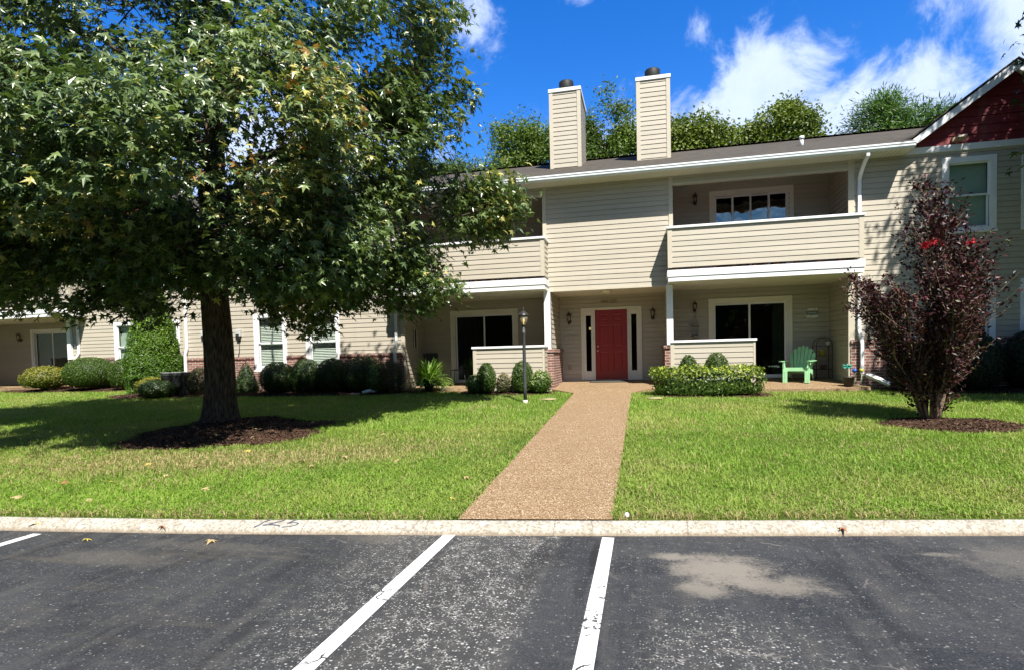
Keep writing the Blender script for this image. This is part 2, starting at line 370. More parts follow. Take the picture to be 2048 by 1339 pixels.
def make_asphalt():
    mt, n, out = mat_new('asphalt')
    g = n.N('ShaderNodeNewGeometry').outputs['Position']; s = n.N('ShaderNodeSeparateXYZ', i0=g)
    X, Y = s.outputs[0], s.outputs[1]
    warp = n.noise(g, .9, 4, .6)
    base = n.mix(n.sstep(n.noise(g, .55, 7, .68, .8), .34, .66), (.010, .0125, .016), (.036, .038, .040))
    base = n.mix(n.math('MULTIPLY', n.sstep(n.noise(g, 60, 5, .8), .45, .68), .75), base, (.070, .072, .075))
    base = n.mix(n.math('MULTIPLY', n.sstep(n.noise(n.N('ShaderNodeMapping', Vector=g, Scale=(3.5, .5, 1)).outputs[0], 1.6, 6, .65), .48, .68), .55), base, (.062, .060, .056))
    base = n.mix(n.math('MULTIPLY', n.sstep(n.noise(n.N('ShaderNodeMapping', Vector=g, Scale=(5.0, 9., 1)).outputs[0], 1.4, 7, .75), .52, .62), .5), base, (.075, .073, .069))
    base = n.mix(n.math('MULTIPLY', n.sstep(n.noise(n.N('ShaderNodeMapping', Vector=g, Scale=(3., .4, 1), Location=(3, 7, 0)).outputs[0], 1.3, 4, .6), .54, .66), .6), base, (.010, .011, .014))
    base = n.mix(n.math('MULTIPLY', n.sstep(n.noise(g, 85, 4, .8), .50, .36), .7), base, (.008, .009, .011))
    # wear increases in the bay between the two near lines
    w1 = n.math('MULTIPLY', n.sstep(X, -1.95, -1.4), n.sstep(X, -.62, -.85))
    w2 = n.math('MULTIPLY', n.sstep(X, -2.9, -1.9), n.sstep(X, -1.4, -1.7))
    w3 = n.math('MULTIPLY', n.sstep(X, -.2, .1), n.sstep(X, 1.6, .6)); w3 = n.math('MULTIPLY', w3, n.sstep(Y, 4.0, 3.2))
    big = n.noise(g, .8, 4, .6)
    wear = n.math('MAXIMUM', n.math('MULTIPLY', w1, .9), n.math('MAXIMUM', n.math('MULTIPLY', w2, .55), n.math('MULTIPLY', w3, .6)))
    wear = n.math('ADD', wear, n.math('MULTIPLY', n.math('SUBTRACT', big, .5), 1.0))
    wear = n.sstep(wear, .0, .95)
    # fine net of worn edges + specks
    mp = n.N('ShaderNodeMapping', Vector=n.mix(.12, g, n.N('ShaderNodeTexNoise', Vector=g, Scale=9.0, Detail=3).outputs[1]), Scale=(1, 1, 0)).outputs[0]
    ed = n.N('ShaderNodeTexVoronoi', _feature='DISTANCE_TO_EDGE', Vector=mp, Scale=28.0).outputs[0]
    net = n.math('MULTIPLY', n.sstep(ed, .085, .03), n.sstep(n.noise(g, 7, 4, .7), .46, .62))
    netf = n.math('MULTIPLY', net, wear)
    vo = n.N('ShaderNodeTexVoronoi', _feature='F1', Vector=n.N('ShaderNodeMapping', Vector=g, Scale=(1, 1.3, 0)).outputs[0], Scale=16.0)
    rnd = n.N('ShaderNodeSeparateColor', i0=vo.outputs['Color']).outputs[0]
    sp = n.math('MULTIPLY', n.sstep(vo.outputs['Distance'], .20, .11), n.math('GREATER_THAN', n.math('ADD', rnd, n.math('MULTIPLY', wear, .5)), .80))
    vo2 = n.N('ShaderNodeTexVoronoi', _feature='F1', Vector=n.N('ShaderNodeMapping', Vector=g, Scale=(1, 1, 0)).outputs[0], Scale=55.0)
    rnd2 = n.N('ShaderNodeSeparateColor', i0=vo2.outputs['Color']).outputs[0]
    sp2 = n.math('MULTIPLY', n.sstep(vo2.outputs['Distance'], .35, .2), n.math('GREATER_THAN', n.math('ADD', rnd2, n.math('MULTIPLY', wear, .38)), .83))
    sp = n.math('MAXIMUM', sp, n.math('MULTIPLY', sp2, .8))
    c = n.mix(n.math('MULTIPLY', wear, .35), base, (.07, .067, .060))
    c = n.mix(n.math('MULTIPLY', netf, .9), c, (.24, .235, .215))
    c = n.mix(n.math('MULTIPLY', sp, n.math('ADD', .35, n.math('MULTIPLY', wear, .6))), c, (.42, .42, .395))
    # tan oil/dirt patches of the right bay
    PN = n.noise(g, 4, 6, .7); PF = n.noise(g, 38, 4, .75)
    def patch(cx, cy, rx, ry, amp, colr, c, soft=.5):
        dx = n.math('DIVIDE', n.math('SUBTRACT', X, cx), rx); dy = n.math('DIVIDE', n.math('SUBTRACT', Y, cy), ry)
        d = n.math('SQRT', n.math('ADD', n.math('MULTIPLY', dx, dx), n.math('MULTIPLY', dy, dy)))
        d = n.math('ADD', d, n.math('MULTIPLY', n.math('SUBTRACT', PN, .5), 1.9))
        d = n.math('ADD', d, n.math('MULTIPLY', n.math('SUBTRACT', PF, .5), 1.1))
        return n.mix(n.math('MULTIPLY', n.sstep(d, 1.1, 1.0-soft*1.5), amp), c, colr)
    for a in ((.54, 4.42, .46, .42, 1.0), (.20, 4.64, .22, .10, .9), (.85, 4.16, .42, .20, .8), (.38, 4.02, .24, .15, .8), (1.0, 4.32, .2, .1, .35), (2.7, 4.9, .5, .5, .35), (2.2, 5.0, .18, .06, .5)):
        c = patch(*a, (.18, .162, .135), c)
    for a in ((-.95, 4.86, .05, .12, .8), (-2.3, 4.75, .35, .18, .35), (-4.4, 3.9, .9, .22, .3), (-3.7, 4.3, .9, .15, .25)):
        c = patch(*a, (.14, .125, .10), c)
    # dark oil strips
    for a in ((-.83, 4.3, .10, .75, .5), (-.40, 4.55, .045, .45, .8), (-.30, 3.0, .05, .30, .8), (-3.4, 4.68, .5, .06, .5)):
        c = patch(*a, (.009, .009, .010), c, .3)
    # dusty tyre sweeps to the left
    swv = n.N('ShaderNodeMapping', Vector=g, Rotation=(0, 0, radians(33)), Scale=(.45, 4.5, 1)).outputs[0]
    sw = n.sstep(n.noise(swv, 1.1, 5, .55), .5, .8); sw = n.math('MULTIPLY', sw, n.sstep(X, -1.8, -2.8))
    c = n.mix(n.math('MULTIPLY', sw, .8), c, (.065, .057, .045))
    # cracks
    mpc = n.mix(.25, g, n.N('ShaderNodeTexNoise', Vector=g, Scale=2.2, Detail=4).outputs[1])
    cr = n.N('ShaderNodeTexVoronoi', _feature='DISTANCE_TO_EDGE', Vector=mpc, Scale=.7).outputs[0]
    crk = n.math('MULTIPLY', n.sstep(cr, .006, .002), n.sstep(n.noise(g, 1.7, 3), .55, .62))
    c = n.mix(n.math('MULTIPLY', crk, .5), c, (.16, .14, .12))
    h = n.math('ADD', n.noise(g, 130, 2, .6), n.math('MULTIPLY', n.noise(g, 30, 3, .6), .6))
    bp = n.N('ShaderNodeBump', Strength=.55, Distance=.006, Height=h)
    ro = n.sstep(n.noise(g, 2, 4), .3, .7, .62, .85)
    p = n.N('ShaderNodeBsdfPrincipled', Base__Color=c, Roughness=ro, Specular__IOR__Level=.4, Normal=bp.outputs[0])
    n.l.new(p.outputs[0], out.inputs[0]); return mt
ASPHALT = make_asphalt()
def make_paint():
    mt, n, out = mat_new('line_paint')
    g = n.N('ShaderNodeNewGeometry').outputs['Position']
    mpc = n.mix(.2, g, n.N('ShaderNodeTexNoise', Vector=g, Scale=6.0, Detail=4).outputs[1])
    cr = n.N('ShaderNodeTexVoronoi', _feature='DISTANCE_TO_EDGE', Vector=mpc, Scale=4.5).outputs[0]
    crk = n.math('MULTIPLY', n.sstep(cr, .035, .012), n.sstep(n.noise(g, 2.4, 3), .52, .6))
    s = n.N('ShaderNodeSeparateXYZ', i0=g)
    wornz = n.math('MULTIPLY', n.sstep(n.math('ABSOLUTE', n.math('SUBTRACT', s.outputs[1], 3.42)), .30, .05), n.math('GREATER_THAN', s.outputs[0], -1.0))
    worn = n.sstep(n.math('ADD', n.noise(g, 22, 5, .7), n.math('MULTIPLY', wornz, .17)), .66, .72)
    f = n.math('MAXIMUM', crk, worn)
    c = n.mix(f, n.mix(n.noise(g, 9, 4), (.52, .52, .53), (.66, .66, .66)), (.035, .034, .033))
    p = n.N('ShaderNodeBsdfPrincipled', Base__Color=c, Roughness=.6, Specular__IOR__Level=.3)
    n.l.new(p.outputs[0], out.inputs[0]); return mt
PAINT = make_paint()
def make_concrete():
    mt, n, out = mat_new('kerb_concrete')
    g = n.N('ShaderNodeNewGeometry').outputs['Position']; s = n.N('ShaderNodeSeparateXYZ', i0=g)
    c = n.mix(n.sstep(n.noise(g, 3, 6, .65), .3, .7), (.32, .29, .235), (.44, .41, .35))
    c = n.mix(n.math('MULTIPLY', n.sstep(n.noise(g, 38, 5, .8), .45, .60), .85), c, (.17, .15, .12))
    c = n.mix(n.math('MULTIPLY', n.sstep(n.noise(g, 16, 4, .7), .50, .66), .5), c, (.55, .52, .45))
    c = n.mix(n.math('MULTIPLY', n.sstep(s.outputs[2], .045, .0), .6), c, (.22, .16, .10))
    jx = n.math('ABSOLUTE', n.math('SUBTRACT', n.math('FRACT', n.math('MULTIPLY', n.math('ADD', s.outputs[0], .22), .86)), .5))
    jn = n.sstep(n.math('ADD', jx, n.math('MULTIPLY', n.math('SUBTRACT', n.noise(g, 12, 3), .5), .012)), .006, .002)
    mpc = n.mix(.3, g, n.N('ShaderNodeTexNoise', Vector=g, Scale=4.0, Detail=4).outputs[1])
    cr = n.N('ShaderNodeTexVoronoi', _feature='DISTANCE_TO_EDGE', Vector=mpc, Scale=1.1).outputs[0]
    crk = n.math('MULTIPLY', n.sstep(cr, .008, .002), n.sstep(n.noise(g, 1.3, 2), .58, .66))
    c = n.mix(n.math('MULTIPLY', n.math('MAXIMUM', jn, crk), .6), c, (.14, .11, .085))
    bp = n.N('ShaderNodeBump', Strength=.5, Distance=.008, Height=n.noise(g, 60, 5, .7))
    p = n.N('ShaderNodeBsdfPrincipled', Base__Color=c, Roughness=.9, Specular__IOR__Level=.2, Normal=bp.outputs[0])
    n.l.new(p.outputs[0], out.inputs[0]); return mt
CONC = make_concrete()
def make_aggregate():
    mt, n, out = mat_new('exposed_aggregate')
    g = n.N('ShaderNodeNewGeometry').outputs['Position']; s = n.N('ShaderNodeSeparateXYZ', i0=g)
    v = n.N('ShaderNodeTexVoronoi', _feature='F1', Vector=g, Scale=88.0)
    r = n.N('ShaderNodeSeparateColor', i0=v.outputs['Color']).outputs[0]
    c = n.ramp(r, [(0, (.14, .085, .042)), (.3, (.235, .150, .078)), (.62, (.31, .210, .115)), (.86, (.40, .30, .18)), (1, (.62, .55, .42))])
    c = n.mix(n.sstep(v.outputs['Distance'], .45, .75), c, (.13, .075, .035))
    c = n.mix(n.math('MULTIPLY', n.sstep(n.noise(g, 1.6, 5, .6), .4, .7), .35), c, (.19, .125, .065))
    j = n.sstep(n.math('ABSOLUTE', n.math('SUBTRACT', n.math('FRACT', n.math('DIVIDE', n.math('ADD', s.outputs[1], -5.2), 1.86)), .5)), .006, .002)
    c = n.mix(n.math('MULTIPLY', j, .4), c, (.12, .07, .045))
    bp = n.N('ShaderNodeBump', Strength=.5, Distance=.006, Height=n.math('SUBTRACT', 1.0, v.outputs['Distance']))
    p = n.N('ShaderNodeBsdfPrincipled', Base__Color=c, Roughness=.8, Specular__IOR__Level=.3, Normal=bp.outputs[0])
    n.l.new(p.outputs[0], out.inputs[0]); return mt
AGG = make_aggregate()
def make_soil():
    mt, n, out = mat_new('lawn_soil')
    g = n.N('ShaderNodeNewGeometry').outputs['Position']
    c = n.mix(n.sstep(n.noise(g, 1.2, 5, .6), .3, .7), (.060, .10, .014), (.10, .14, .025))
    c = n.mix(n.math('MULTIPLY', n.sstep(n.noise(g, 22, 4, .7), .5, .7), .5), c, (.10, .085, .04))
    bp = n.N('ShaderNodeBump', Strength=.8, Distance=.03, Height=n.noise(g, 40, 5, .7))
    p = n.N('ShaderNodeBsdfPrincipled', Base__Color=c, Roughness=.95, Specular__IOR__Level=.1, Normal=bp.outputs[0])
    n.l.new(p.outputs[0], out.inputs[0]); return mt
SOIL = make_soil()
MULCHM = simple('mulch', (.055, .030, .020), .95, .1, var=.5, vs=25, bump=1.0, bs=45)

# ------------------------------------------------------------------ terrain
YF, YB, YD = 15.3, 14.65, 16.96
_kx = np.array([-90, -30, -12, -6.42, -4, -.4, 3.16, 8, 30, 90.]); _ky = np.array([4.6, 4.5, 4.45, 4.52, 4.75, 5.21, 5.74, 6.45, 9.7, 18.])
def yk(x): return np.interp(x, _kx, _ky)
def g_(x, y):
    x = np.asarray(x, float); y = np.asarray(y, float)
    z = .1 + .058*(y-yk(x)); top = .80
    z = np.where(z > top, top + .15*(z-top)*np.exp(-np.maximum(z-top, 0)*4), z)
    return np.maximum(z, .1)
def g(x, y): return float(g_(x, y))

BEDS = [  # cx, cy, rx, ry, height
    (-7.40, 9.05, 1.85, 1.65, .055), (4.75, 10.35, 1.0, .72, .04), (-10.1, 14.85, 3.7, .72, .04), (-14.3, 14.6, 1.7, .75, .05),
    (-3.5, 14.62, 1.28, .48, .03), (1.5, 14.25, 1.35, .62, .04), (8.3, 14.9, 3.1, .66, .04), (-19.6, 16.6, 3.4, .75, .04)]
def bed_r(i, x, y):
    cx, cy, rx, ry, h = BEDS[i]; p = 2.0 if i < 2 else 3.0
    d = (np.abs((x-cx)/rx)**p + np.abs((y-cy)/ry)**p)**(1/p)
    return d + (vnoise(np.stack([x, y], -1).reshape(-1, 2), 2.2, 5+i, 3).reshape(np.shape(x))-.5)*.35
def slab_z(y): return np.interp(y, [14.0, 14.6, YD, 30], [.60, .70, .85, .85])

# walk + patio outlines (x, y)
WALK = [(-1.70, 5.0), (-.29, 5.0), (-.29, 14.45), (.05, 14.9), (.45, 15.1), (.45, 15.35), (2.3, 15.2), (2.62, 14.85), (4.3, 14.85), (5.25, 15.1), (5.25, YF), (4.9, YF), (4.9, YD+.03), (-6.66, YD+.03), (-6.66, 14.85),
        (-4.6, 14.8), (-4.45, 15.3), (-2.5, 15.3), (-2.45, 15.05), (-1.70, 14.45)]
def in_poly(x, y, poly):
    x = np.asarray(x); y = np.asarray(y); c = np.zeros(x.shape, bool); n = len(poly)
    for i in range(n):
        x1, y1 = poly[i]; x2, y2 = poly[(i+1) % n]
        if y1 == y2: continue
        c ^= ((y1 > y) != (y2 > y)) & (x < (x2-x1)*(y-y1)/(y2-y1)+x1)
    return c
def walk_z(x, y):
    y = np.asarray(y, float)
    a = g_(x, y)+.012; b = slab_z(y)
    t = np.clip((y-14.0)/1.2, 0, 1)
    return a*(1-t)+b*t

# asphalt sheet to the horizon in front, ground sheet to the horizon behind
mb = MB(); xs = np.linspace(-90, 90, 61)
for a, b in zip(xs[:-1], xs[1:]):
    mb.quad((a, -90, 0), (b, -90, 0), (b, float(yk(b))-.12, 0), (a, float(yk(a))-.12, 0))
mb.quad((-900, -900, -.02), (900, -900, -.02), (900, -90, -.02), (-900, -90, -.02))
tag(mb.build('asphalt_lot', ASPHALT), None, None, kind='structure')
gx = np.concatenate([np.linspace(-90, -26, 17), np.arange(-25, 16, .25), np.linspace(16.5, 90, 20)])
gy = np.concatenate([[0], np.geomspace(.15, 12, 60), [14, 20, 30, 50, 90]])
GX, T = np.meshgrid(gx, gy, indexing='ij'); GY = yk(GX)+T
GZ = g_(GX, GY)-.004 + (vnoise(np.stack([GX.ravel(), GY.ravel()], 1), .9, 3, 2).reshape(GX.shape)-.5)*.03*np.clip(T, 0, 1)*np.clip((13.5-GY)/2, 0, 1)
inw = in_poly(GX, GY, WALK) | ((GX > -1.9) & (GX < -.1) & (GY < 14.6))
GZ = GZ - inw*.03
nx, ny = GX.shape; idx = np.arange(nx*ny).reshape(nx, ny)
F = np.stack([idx[:-1, :-1], idx[1:, :-1], idx[1:, 1:], idx[:-1, 1:]], -1).reshape(-1, 4)
lawn = np_mesh('lawn', np.stack([GX, GY, GZ], -1).reshape(-1, 3), [F], SOIL, smooth=True); tag(lawn, None, None, kind='structure')
mb = MB(); mb.quad((-900, 90, .7), (900, 90, .7), (900, 900, .7), (-900, 900, .7)); tag(mb.build('far_ground', SOIL), None, None, kind='structure')

# kerb
mb = MB(); mb.smooth = True
kxs = np.arange(-40, 40.01, .25); prof = [(-.135, -.02), (-.133, .0), (-.122, .03), (-.09, .062), (-.04, .085), (-.005, .097), (.012, .099), (.018, .04)]
V = []; 
for x in kxs:
    jag = (vnoise(np.array([[x, 0.]]), 3, 8)[0]-.5)*.012
    for (dy, z) in prof: V.append((x, float(yk(x))+dy+jag, z))
k = len(prof); mb.add(V, [(i*k+j, (i+1)*k+j, (i+1)*k+j+1, i*k+j+1) for i in range(len(kxs)-1) for j in range(k-1)])
tag(mb.build('kerb', CONC), None, None, kind='structure')
# the number 125 painted by hand on the sloping kerb face
NUMP = simple('number_paint', (.10, .11, .14), .7, .2, var=.4, vs=40)
def kerbpt(u, v):   # u metres along, v 0..1 down-up the face
    x = -3.60+u; dy = np.interp(v, [0, .25, .55, 1], [-.130, -.118, -.085, -.005]); z = np.interp(v, [0, .25, .55, 1], [.0, .035, .065, .098])
    return Vector((x, float(yk(x))+dy, z+.005))
mb = MB()
def stroke(pts, wd):
    for (a, b) in zip(pts[:-1], pts[1:]):
        ns = 5
        for i in range(ns):
            p = kerbpt(a[0]+(b[0]-a[0])*i/ns, a[1]+(b[1]-a[1])*i/ns); q = kerbpt(a[0]+(b[0]-a[0])*(i+1)/ns, a[1]+(b[1]-a[1])*(i+1)/ns)
            d = (q-p).normalized(); sd = d.cross(Vector((0, -.6, .8))).normalized()*wd/2; e = d*wd*.25
            mb.quad(p-sd-e, q-sd+e, q+sd+e, p+sd-e)
stroke([(.0, .42), (.04, .62), (.055, .80), (.10, 1.0)], .014)
stroke([(.245, .98), (.20, .82), (.14, .70), (.09, .60), (.075, .57), (.12, .62), (.17, .62), (.24, .55)], .013)
stroke([(.355, 1.0), (.325, .86), (.30, .72)], .013)
stroke([(.30, .73), (.36, .79), (.405, .74), (.40, .62), (.35, .50), (.27, .44)], .011)
tag(mb.build('painted_number', NUMP), 'hand painted dark number 125 on the sloping kerb face', 'painted number')

# parking lines
def line(name, x0, y0, x1, y1, wd, label):
    mb = MB(); d = Vector((x1-x0, y1-y0, 0)).normalized(); s_ = Vector((d.y, -d.x, 0))*wd/2; n = 14
    for i in range(n):
        a = Vector((x0, y0, .004)).lerp(Vector((x1, y1, .004)), i/n); b = Vector((x0, y0, .004)).lerp(Vector((x1, y1, .004)), (i+1)/n)
        mb.quad(a-s_, b-s_, b+s_, a+s_)
    o = mb.build(name, PAINT); tag(o, label, 'parking line', 'white parking bay lines'); return o
line('parking_line', -1.735, 4.93, -1.765, -1.5, .115, 'long white parking line left of the aggregate walk, running from kerb to lower edge')
line('parking_line', -.32, 5.04, -.325, -1.5, .105, 'cracked white parking line ending at the kerb just under the right edge of the walk')
line('parking_line', -5.74, 4.36, -5.80, -1.5, .105, 'short visible white parking line at the far left beside the kerb')

# walk and patio slab
gx = np.arange(-6.9, 5.5, .1); 
pts = []; faces = []; cell = {}
xsW = np.unique(np.round(np.concatenate([np.arange(-6.66, 5.25, .16), [-1.70, -.29]]), 3)); ysW = np.concatenate([np.arange(5.0, 14.0, .5), np.arange(14.0, YD+.03, .08), [YD+.03]])
def clip_poly(poly, x0, x1, y0, y1):
    for ax, lim, sg in ((0, x0, 1), (0, x1, -1), (1, y0, 1), (1, y1, -1)):
        out = []
        for i in range(len(poly)):
            a, b = poly[i], poly[(i+1) % len(poly)]; da, db = (a[ax]-lim)*sg, (b[ax]-lim)*sg
            if da >= 0: out.append(a)
            if (da >= 0) != (db >= 0):
                t = da/(da-db); out.append((a[0]+(b[0]-a[0])*t, a[1]+(b[1]-a[1])*t))
        poly = out
        if len(poly) < 3: return []
    return poly
mb = MB()
def pz(x, y): return float(walk_z(x, y))
STEM = [(-1.70, 5.0), (-.29, 5.0), (-.29, 14.4), (-1.70, 14.4)]
ys_ = np.arange(5.32, 14.45, .505); ys_[-1] = 14.4; mb.add([(-1.70, float(yk(-1.70))+.015, .108), (-.29, float(yk(-.29))+.015, .108), (-.29, 5.32, pz(-.29, 5.32)), (-1.70, 5.32, pz(-1.70, 5.32))], [(0, 1, 2, 3)])
for a, b in zip(ys_[:-1], ys_[1:]):
    mb.quad(*[(x, y, float(walk_z(x, y))) for x, y in ((-1.70, a), (-.29, a), (-.29, b), (-1.70, b))])
for xe, sg in ((-1.70, -1), (-.29, 1)):
    for a, b in zip(ys_[:-1], ys_[1:]):
        mb.quad((xe, a, float(walk_z(xe, a))), (xe, b, float(walk_z(xe, b))), (xe, b, float(walk_z(xe, b))-.08), (xe, a, float(walk_z(xe, a))-.08))
def apron(poly):
    for a, b in zip(np.arange(-6.7, 5.3, .4), np.arange(-6.3, 5.7, .4)):
        for c, d in zip(np.arange(14.4, 17.0, .13), np.arange(14.53, 17.13, .13)):
            p = clip_poly(poly, a, b, c, d)
            if len(p) >= 3: mb.add([(x, y, pz(x, y)) for x, y in p], [tuple(range(len(p)))])
    for i in range(len(poly)):
        a, b = poly[i], poly[(i+1) % len(poly)]; n = 6
        for j in range(n):
            p = (a[0]+(b[0]-a[0])*j/n, a[1]+(b[1]-a[1])*j/n); q = (a[0]+(b[0]-a[0])*(j+1)/n, a[1]+(b[1]-a[1])*(j+1)/n)
            mb.quad((*p, pz(*p)), (*q, pz(*q)), (*q, pz(*q)-.15), (*p, pz(*p)-.15))
E_ = YD+.02
apron([(-1.70, 14.4), (-.29, 14.4), (.15, 14.95), (.72, 15.1), (.72, E_), (-2.35, E_), (-2.35, 15.05)])
apron([(.74, 15.0), (2.3, 15.0), (2.62, 14.75), (4.6, 14.8), (5.3, 15.05), (4.9, YF), (4.9, E_), (.74, E_)])
apron([(-6.66, 14.85), (-4.75, 14.75), (-4.5, 15.0), (-2.5, 15.0), (-2.5, E_), (-6.66, E_)])
tag(mb.build('walkway', AGG), None, None, kind='structure')

# mulch beds + chips
rng = np.random.RandomState(4)
for i, (cx, cy, rx, ry, h) in enumerate(BEDS):
    na, nr = 72, 9; V = []; th = np.linspace(0, 2*pi, na, endpoint=False)
    p = 2.0 if i < 2 else 3.0
    ca, sa = np.cos(th), np.sin(th); ru = 1/((np.abs(ca/rx)**p+np.abs(sa/ry)**p)**(1/p))
    ru = ru*(1-.34*(vnoise(np.stack([cx+ca*ru, cy+sa*ru], 1), 2.2, 5+i, 3)-.5)*2)
    for j in range(nr+1):
        f = j/nr; x = cx+ca*ru*f; y = cy+sa*ru*f
        z = g_(x, y) + .006 + h*np.clip((1-f)*2.2, 0, 1) + (vnoise(np.stack([x, y], 1), 6, 9)-.5)*.03
        if j == nr: z = g_(x, y)-.03
        V.append(np.stack([x, y, z], 1))
    V = np.concatenate(V); idx = np.arange((nr+1)*na).reshape(nr+1, na)
    F = np.stack([idx[:-1], idx[1:], np.roll(idx[1:], -1, 1), np.roll(idx[:-1], -1, 1)], -1).reshape(-1, 4)
    me = np_mesh('mulch_bed', V, [F], MULCHM, smooth=True); tag(me, None, None, kind='stuff')
    # chips
    n = int(1500*rx*ry*2.2); a = rng.rand(n)*2*pi; r = np.sqrt(rng.rand(n)); x = cx+np.cos(a)*np.interp(a, th, ru)*r; y = cy+np.sin(a)*np.interp(a, th, ru)*r
    z = g_(x, y)+.014+h*np.clip((1-r)*2.2, 0, 1)
    tv = np.array([[-.5, -1, 0], [.5, -1, 0], [.45, 1, .1], [-.4, 1, .05]])*.5
    nr_ = norm(np.stack([rng.randn(n)*.5, rng.randn(n)*.5, np.ones(n)], 1)); tp = rng.randn(n, 3)
    br = rng.rand(n)[:, None]; col = (1-br)*np.array([.022, .013, .009])+br**2*np.array([.15, .098, .065])
    V, F, c = scatter(tv, [np.array([[0, 1, 2, 3]])], np.stack([x, y, z], 1), frames(nr_, tp), (.012+.032*rng.rand(n)), col)
    ch = np_mesh('mulch_chips', V, F, CHIPM, col=c); tag(ch, None, None, kind='stuff')

# ------------------------------------------------------------------ buildings
COURSE = .127
def siding(mb, axis, fixed, sg, u0, u1, z0, z1, holes=(), course=COURSE, zref=.80, lap=.012, ulim=None):
    """clapboards as real laps. axis 'x': wall along X at Y=fixed, outward sg*Y; axis 'y': along Y at X=fixed"""
    def P(u, z, o): return (u, fixed+sg*o, z) if axis == 'x' else (fixed+sg*o, u, z)
    zs = {z0, z1}; G0 = .012; GR = .085
    k0 = math.ceil((z0-zref)/course-1e-6)-1
    while zref+k0*course < z1-1e-6:
        for z in (zref+k0*course, zref+(k0+1-GR)*course):
            if z0+1e-5 < z < z1-1e-5: zs.add(z)
        k0 += 1
    for h in holes:
        for z in (h[2], h[3]):
            if z0 < z < z1: zs.add(z)
    zs = sorted(zs)
    def spans(z, a, b):
        s = [(a, b)]
        for h in holes:
            if h[2]-1e-6 <= z <= h[3]+1e-6:
                s2 = []
                for p, q in s:
                    if h[1] <= p or h[0] >= q: s2.append((p, q)); continue
                    if h[0] > p: s2.append((p, h[0]))
                    if h[1] < q: s2.append((h[1], q))
                s = s2
        return s
    for za, zb in zip(zs[:-1], zs[1:]):
        if zb-za < 1e-5: continue
        fm = (((za+zb)/2-zref)/course) % 1.0; fa = fm-(zb-za)/2/course; fb = fm+(zb-za)/2/course
        groove = fm > 1-GR
        oa, ob = (0, 0) if groove else (G0+lap*(1-fa), G0+lap*(1-fb))
        A, B = (u0, u1); A2, B2 = A, B
        if ulim: A, B = ulim(za); A2, B2 = ulim(zb)
        if B-A < 1e-4: continue
        if ulim: sp = [((A, A2), (B, B2))]
        else: sp = [((p, p), (q, q)) for p, q in spans((za+zb)/2, A, B)]
        for (p, p2), (q, q2) in sp:
            mb.quad(P(p, za, oa), P(q, za, oa), P(q2, zb, ob), P(p2, zb, ob))
            if groove: mb.quad(P(p, za, 0), P(q, za, 0), P(q, za, G0+lap*GR), P(p, za, G0+lap*GR))
            elif fa < 1e-3: mb.quad(P(p, za, oa), P(q, za, oa), P(q, za, 0), P(p, za, 0))

def boxes(name, mat, parent, lst, bevel=0.0):
    for b in lst: MB().box(*b).build(name, mat, parent, bevel=bevel)
def frame_boards(mb, x0, x1, z0, z1, wd, ya, yb, bottom=True):
    """butted casing boards in an X-Z plane, from y=ya (front) to yb"""
    mb.box(x0, x1, ya, yb, z1-wd, z1)
    zb = z0+wd if bottom else z0
    if bottom: mb.box(x0, x1, ya, yb, z0, z0+wd)
    mb.box(x0, x0+wd, ya, yb, zb, z1-wd); mb.box(x1-wd, x1, ya, yb, zb, z1-wd)
def room_box(mb, x0, x1, y0, y1, z0, z1):
    mb.quad((x0, y1, z0), (x1, y1, z0), (x1, y1, z1), (x0, y1, z1)); mb.quad((x0, y0, z0), (x0, y1, z0), (x0, y1, z1), (x0, y0, z1))
    mb.quad((x1, y0, z0), (x1, y1, z0), (x1, y1, z1), (x1, y0, z1)); mb.quad((x0, y0, z0), (x1, y0, z0), (x1, y1, z0), (x0, y1, z0))
    mb.quad((x0, y0, z1), (x1, y0, z1), (x1, y1, z1), (x0, y1, z1))

def window(bld, Y, x0, x1, z0, z1, blind='slats', label=None):
    mb = MB(); frame_boards(mb, x0, x1, z0, z1, .125, Y-.042, Y+.02); mb.box(x0-.02, x1+.02, Y-.06, Y-.043, z0-.002, z0+.05)
    wdw = mb.build('window', WHITE, bld, bevel=.004, label=label)
    a, b, c, d = x0+.125, x1-.125, z0+.125, z1-.125; zm = (c+d)/2
    mb = MB(); frame_boards(mb, a, b, zm-.02, d, .035, Y+.0, Y+.03); frame_boards(mb, a, b, c, zm+.025, .04, Y+.035, Y+.065)
    mb.build('sash', WHITE, wdw)
    mb = MB(); mb.quad((a+.03, Y+.018, zm), (b-.03, Y+.018, zm), (b-.03, Y+.018, d-.03), (a+.03, Y+.018, d-.03)); mb.quad((a+.03, Y+.05, c+.03), (b-.03, Y+.05, c+.03), (b-.03, Y+.05, zm), (a+.03, Y+.05, zm))
    mb.build('pane', GLASS, wdw)
    mb = MB(); room_box(mb, a, b, Y+.07, Y+1.6, c, d); mb.build('room', ROOM, wdw)
    mb = MB()
    if blind == 'slats':
        z = d-.04; R_ = Matrix.Rotation(radians(48), 3, 'X')
        while z > c+.02: mb.obox(((a+b)/2, Y+.12, z), b-a-.03, .045, .003, R_); z -= .048
        mb.box(a+.01, b-.01, Y+.09, Y+.14, d-.035, d-.002); mb.build('blind', BLIND, wdw)
    elif blind == 'shade':
        mb.quad((a+.01, Y+.12, c+.01), (b-.01, Y+.12, c+.01), (b-.01, Y+.12, d), (a+.01, Y+.12, d)); mb.build('blind', SHADECL, wdw)
    return wdw

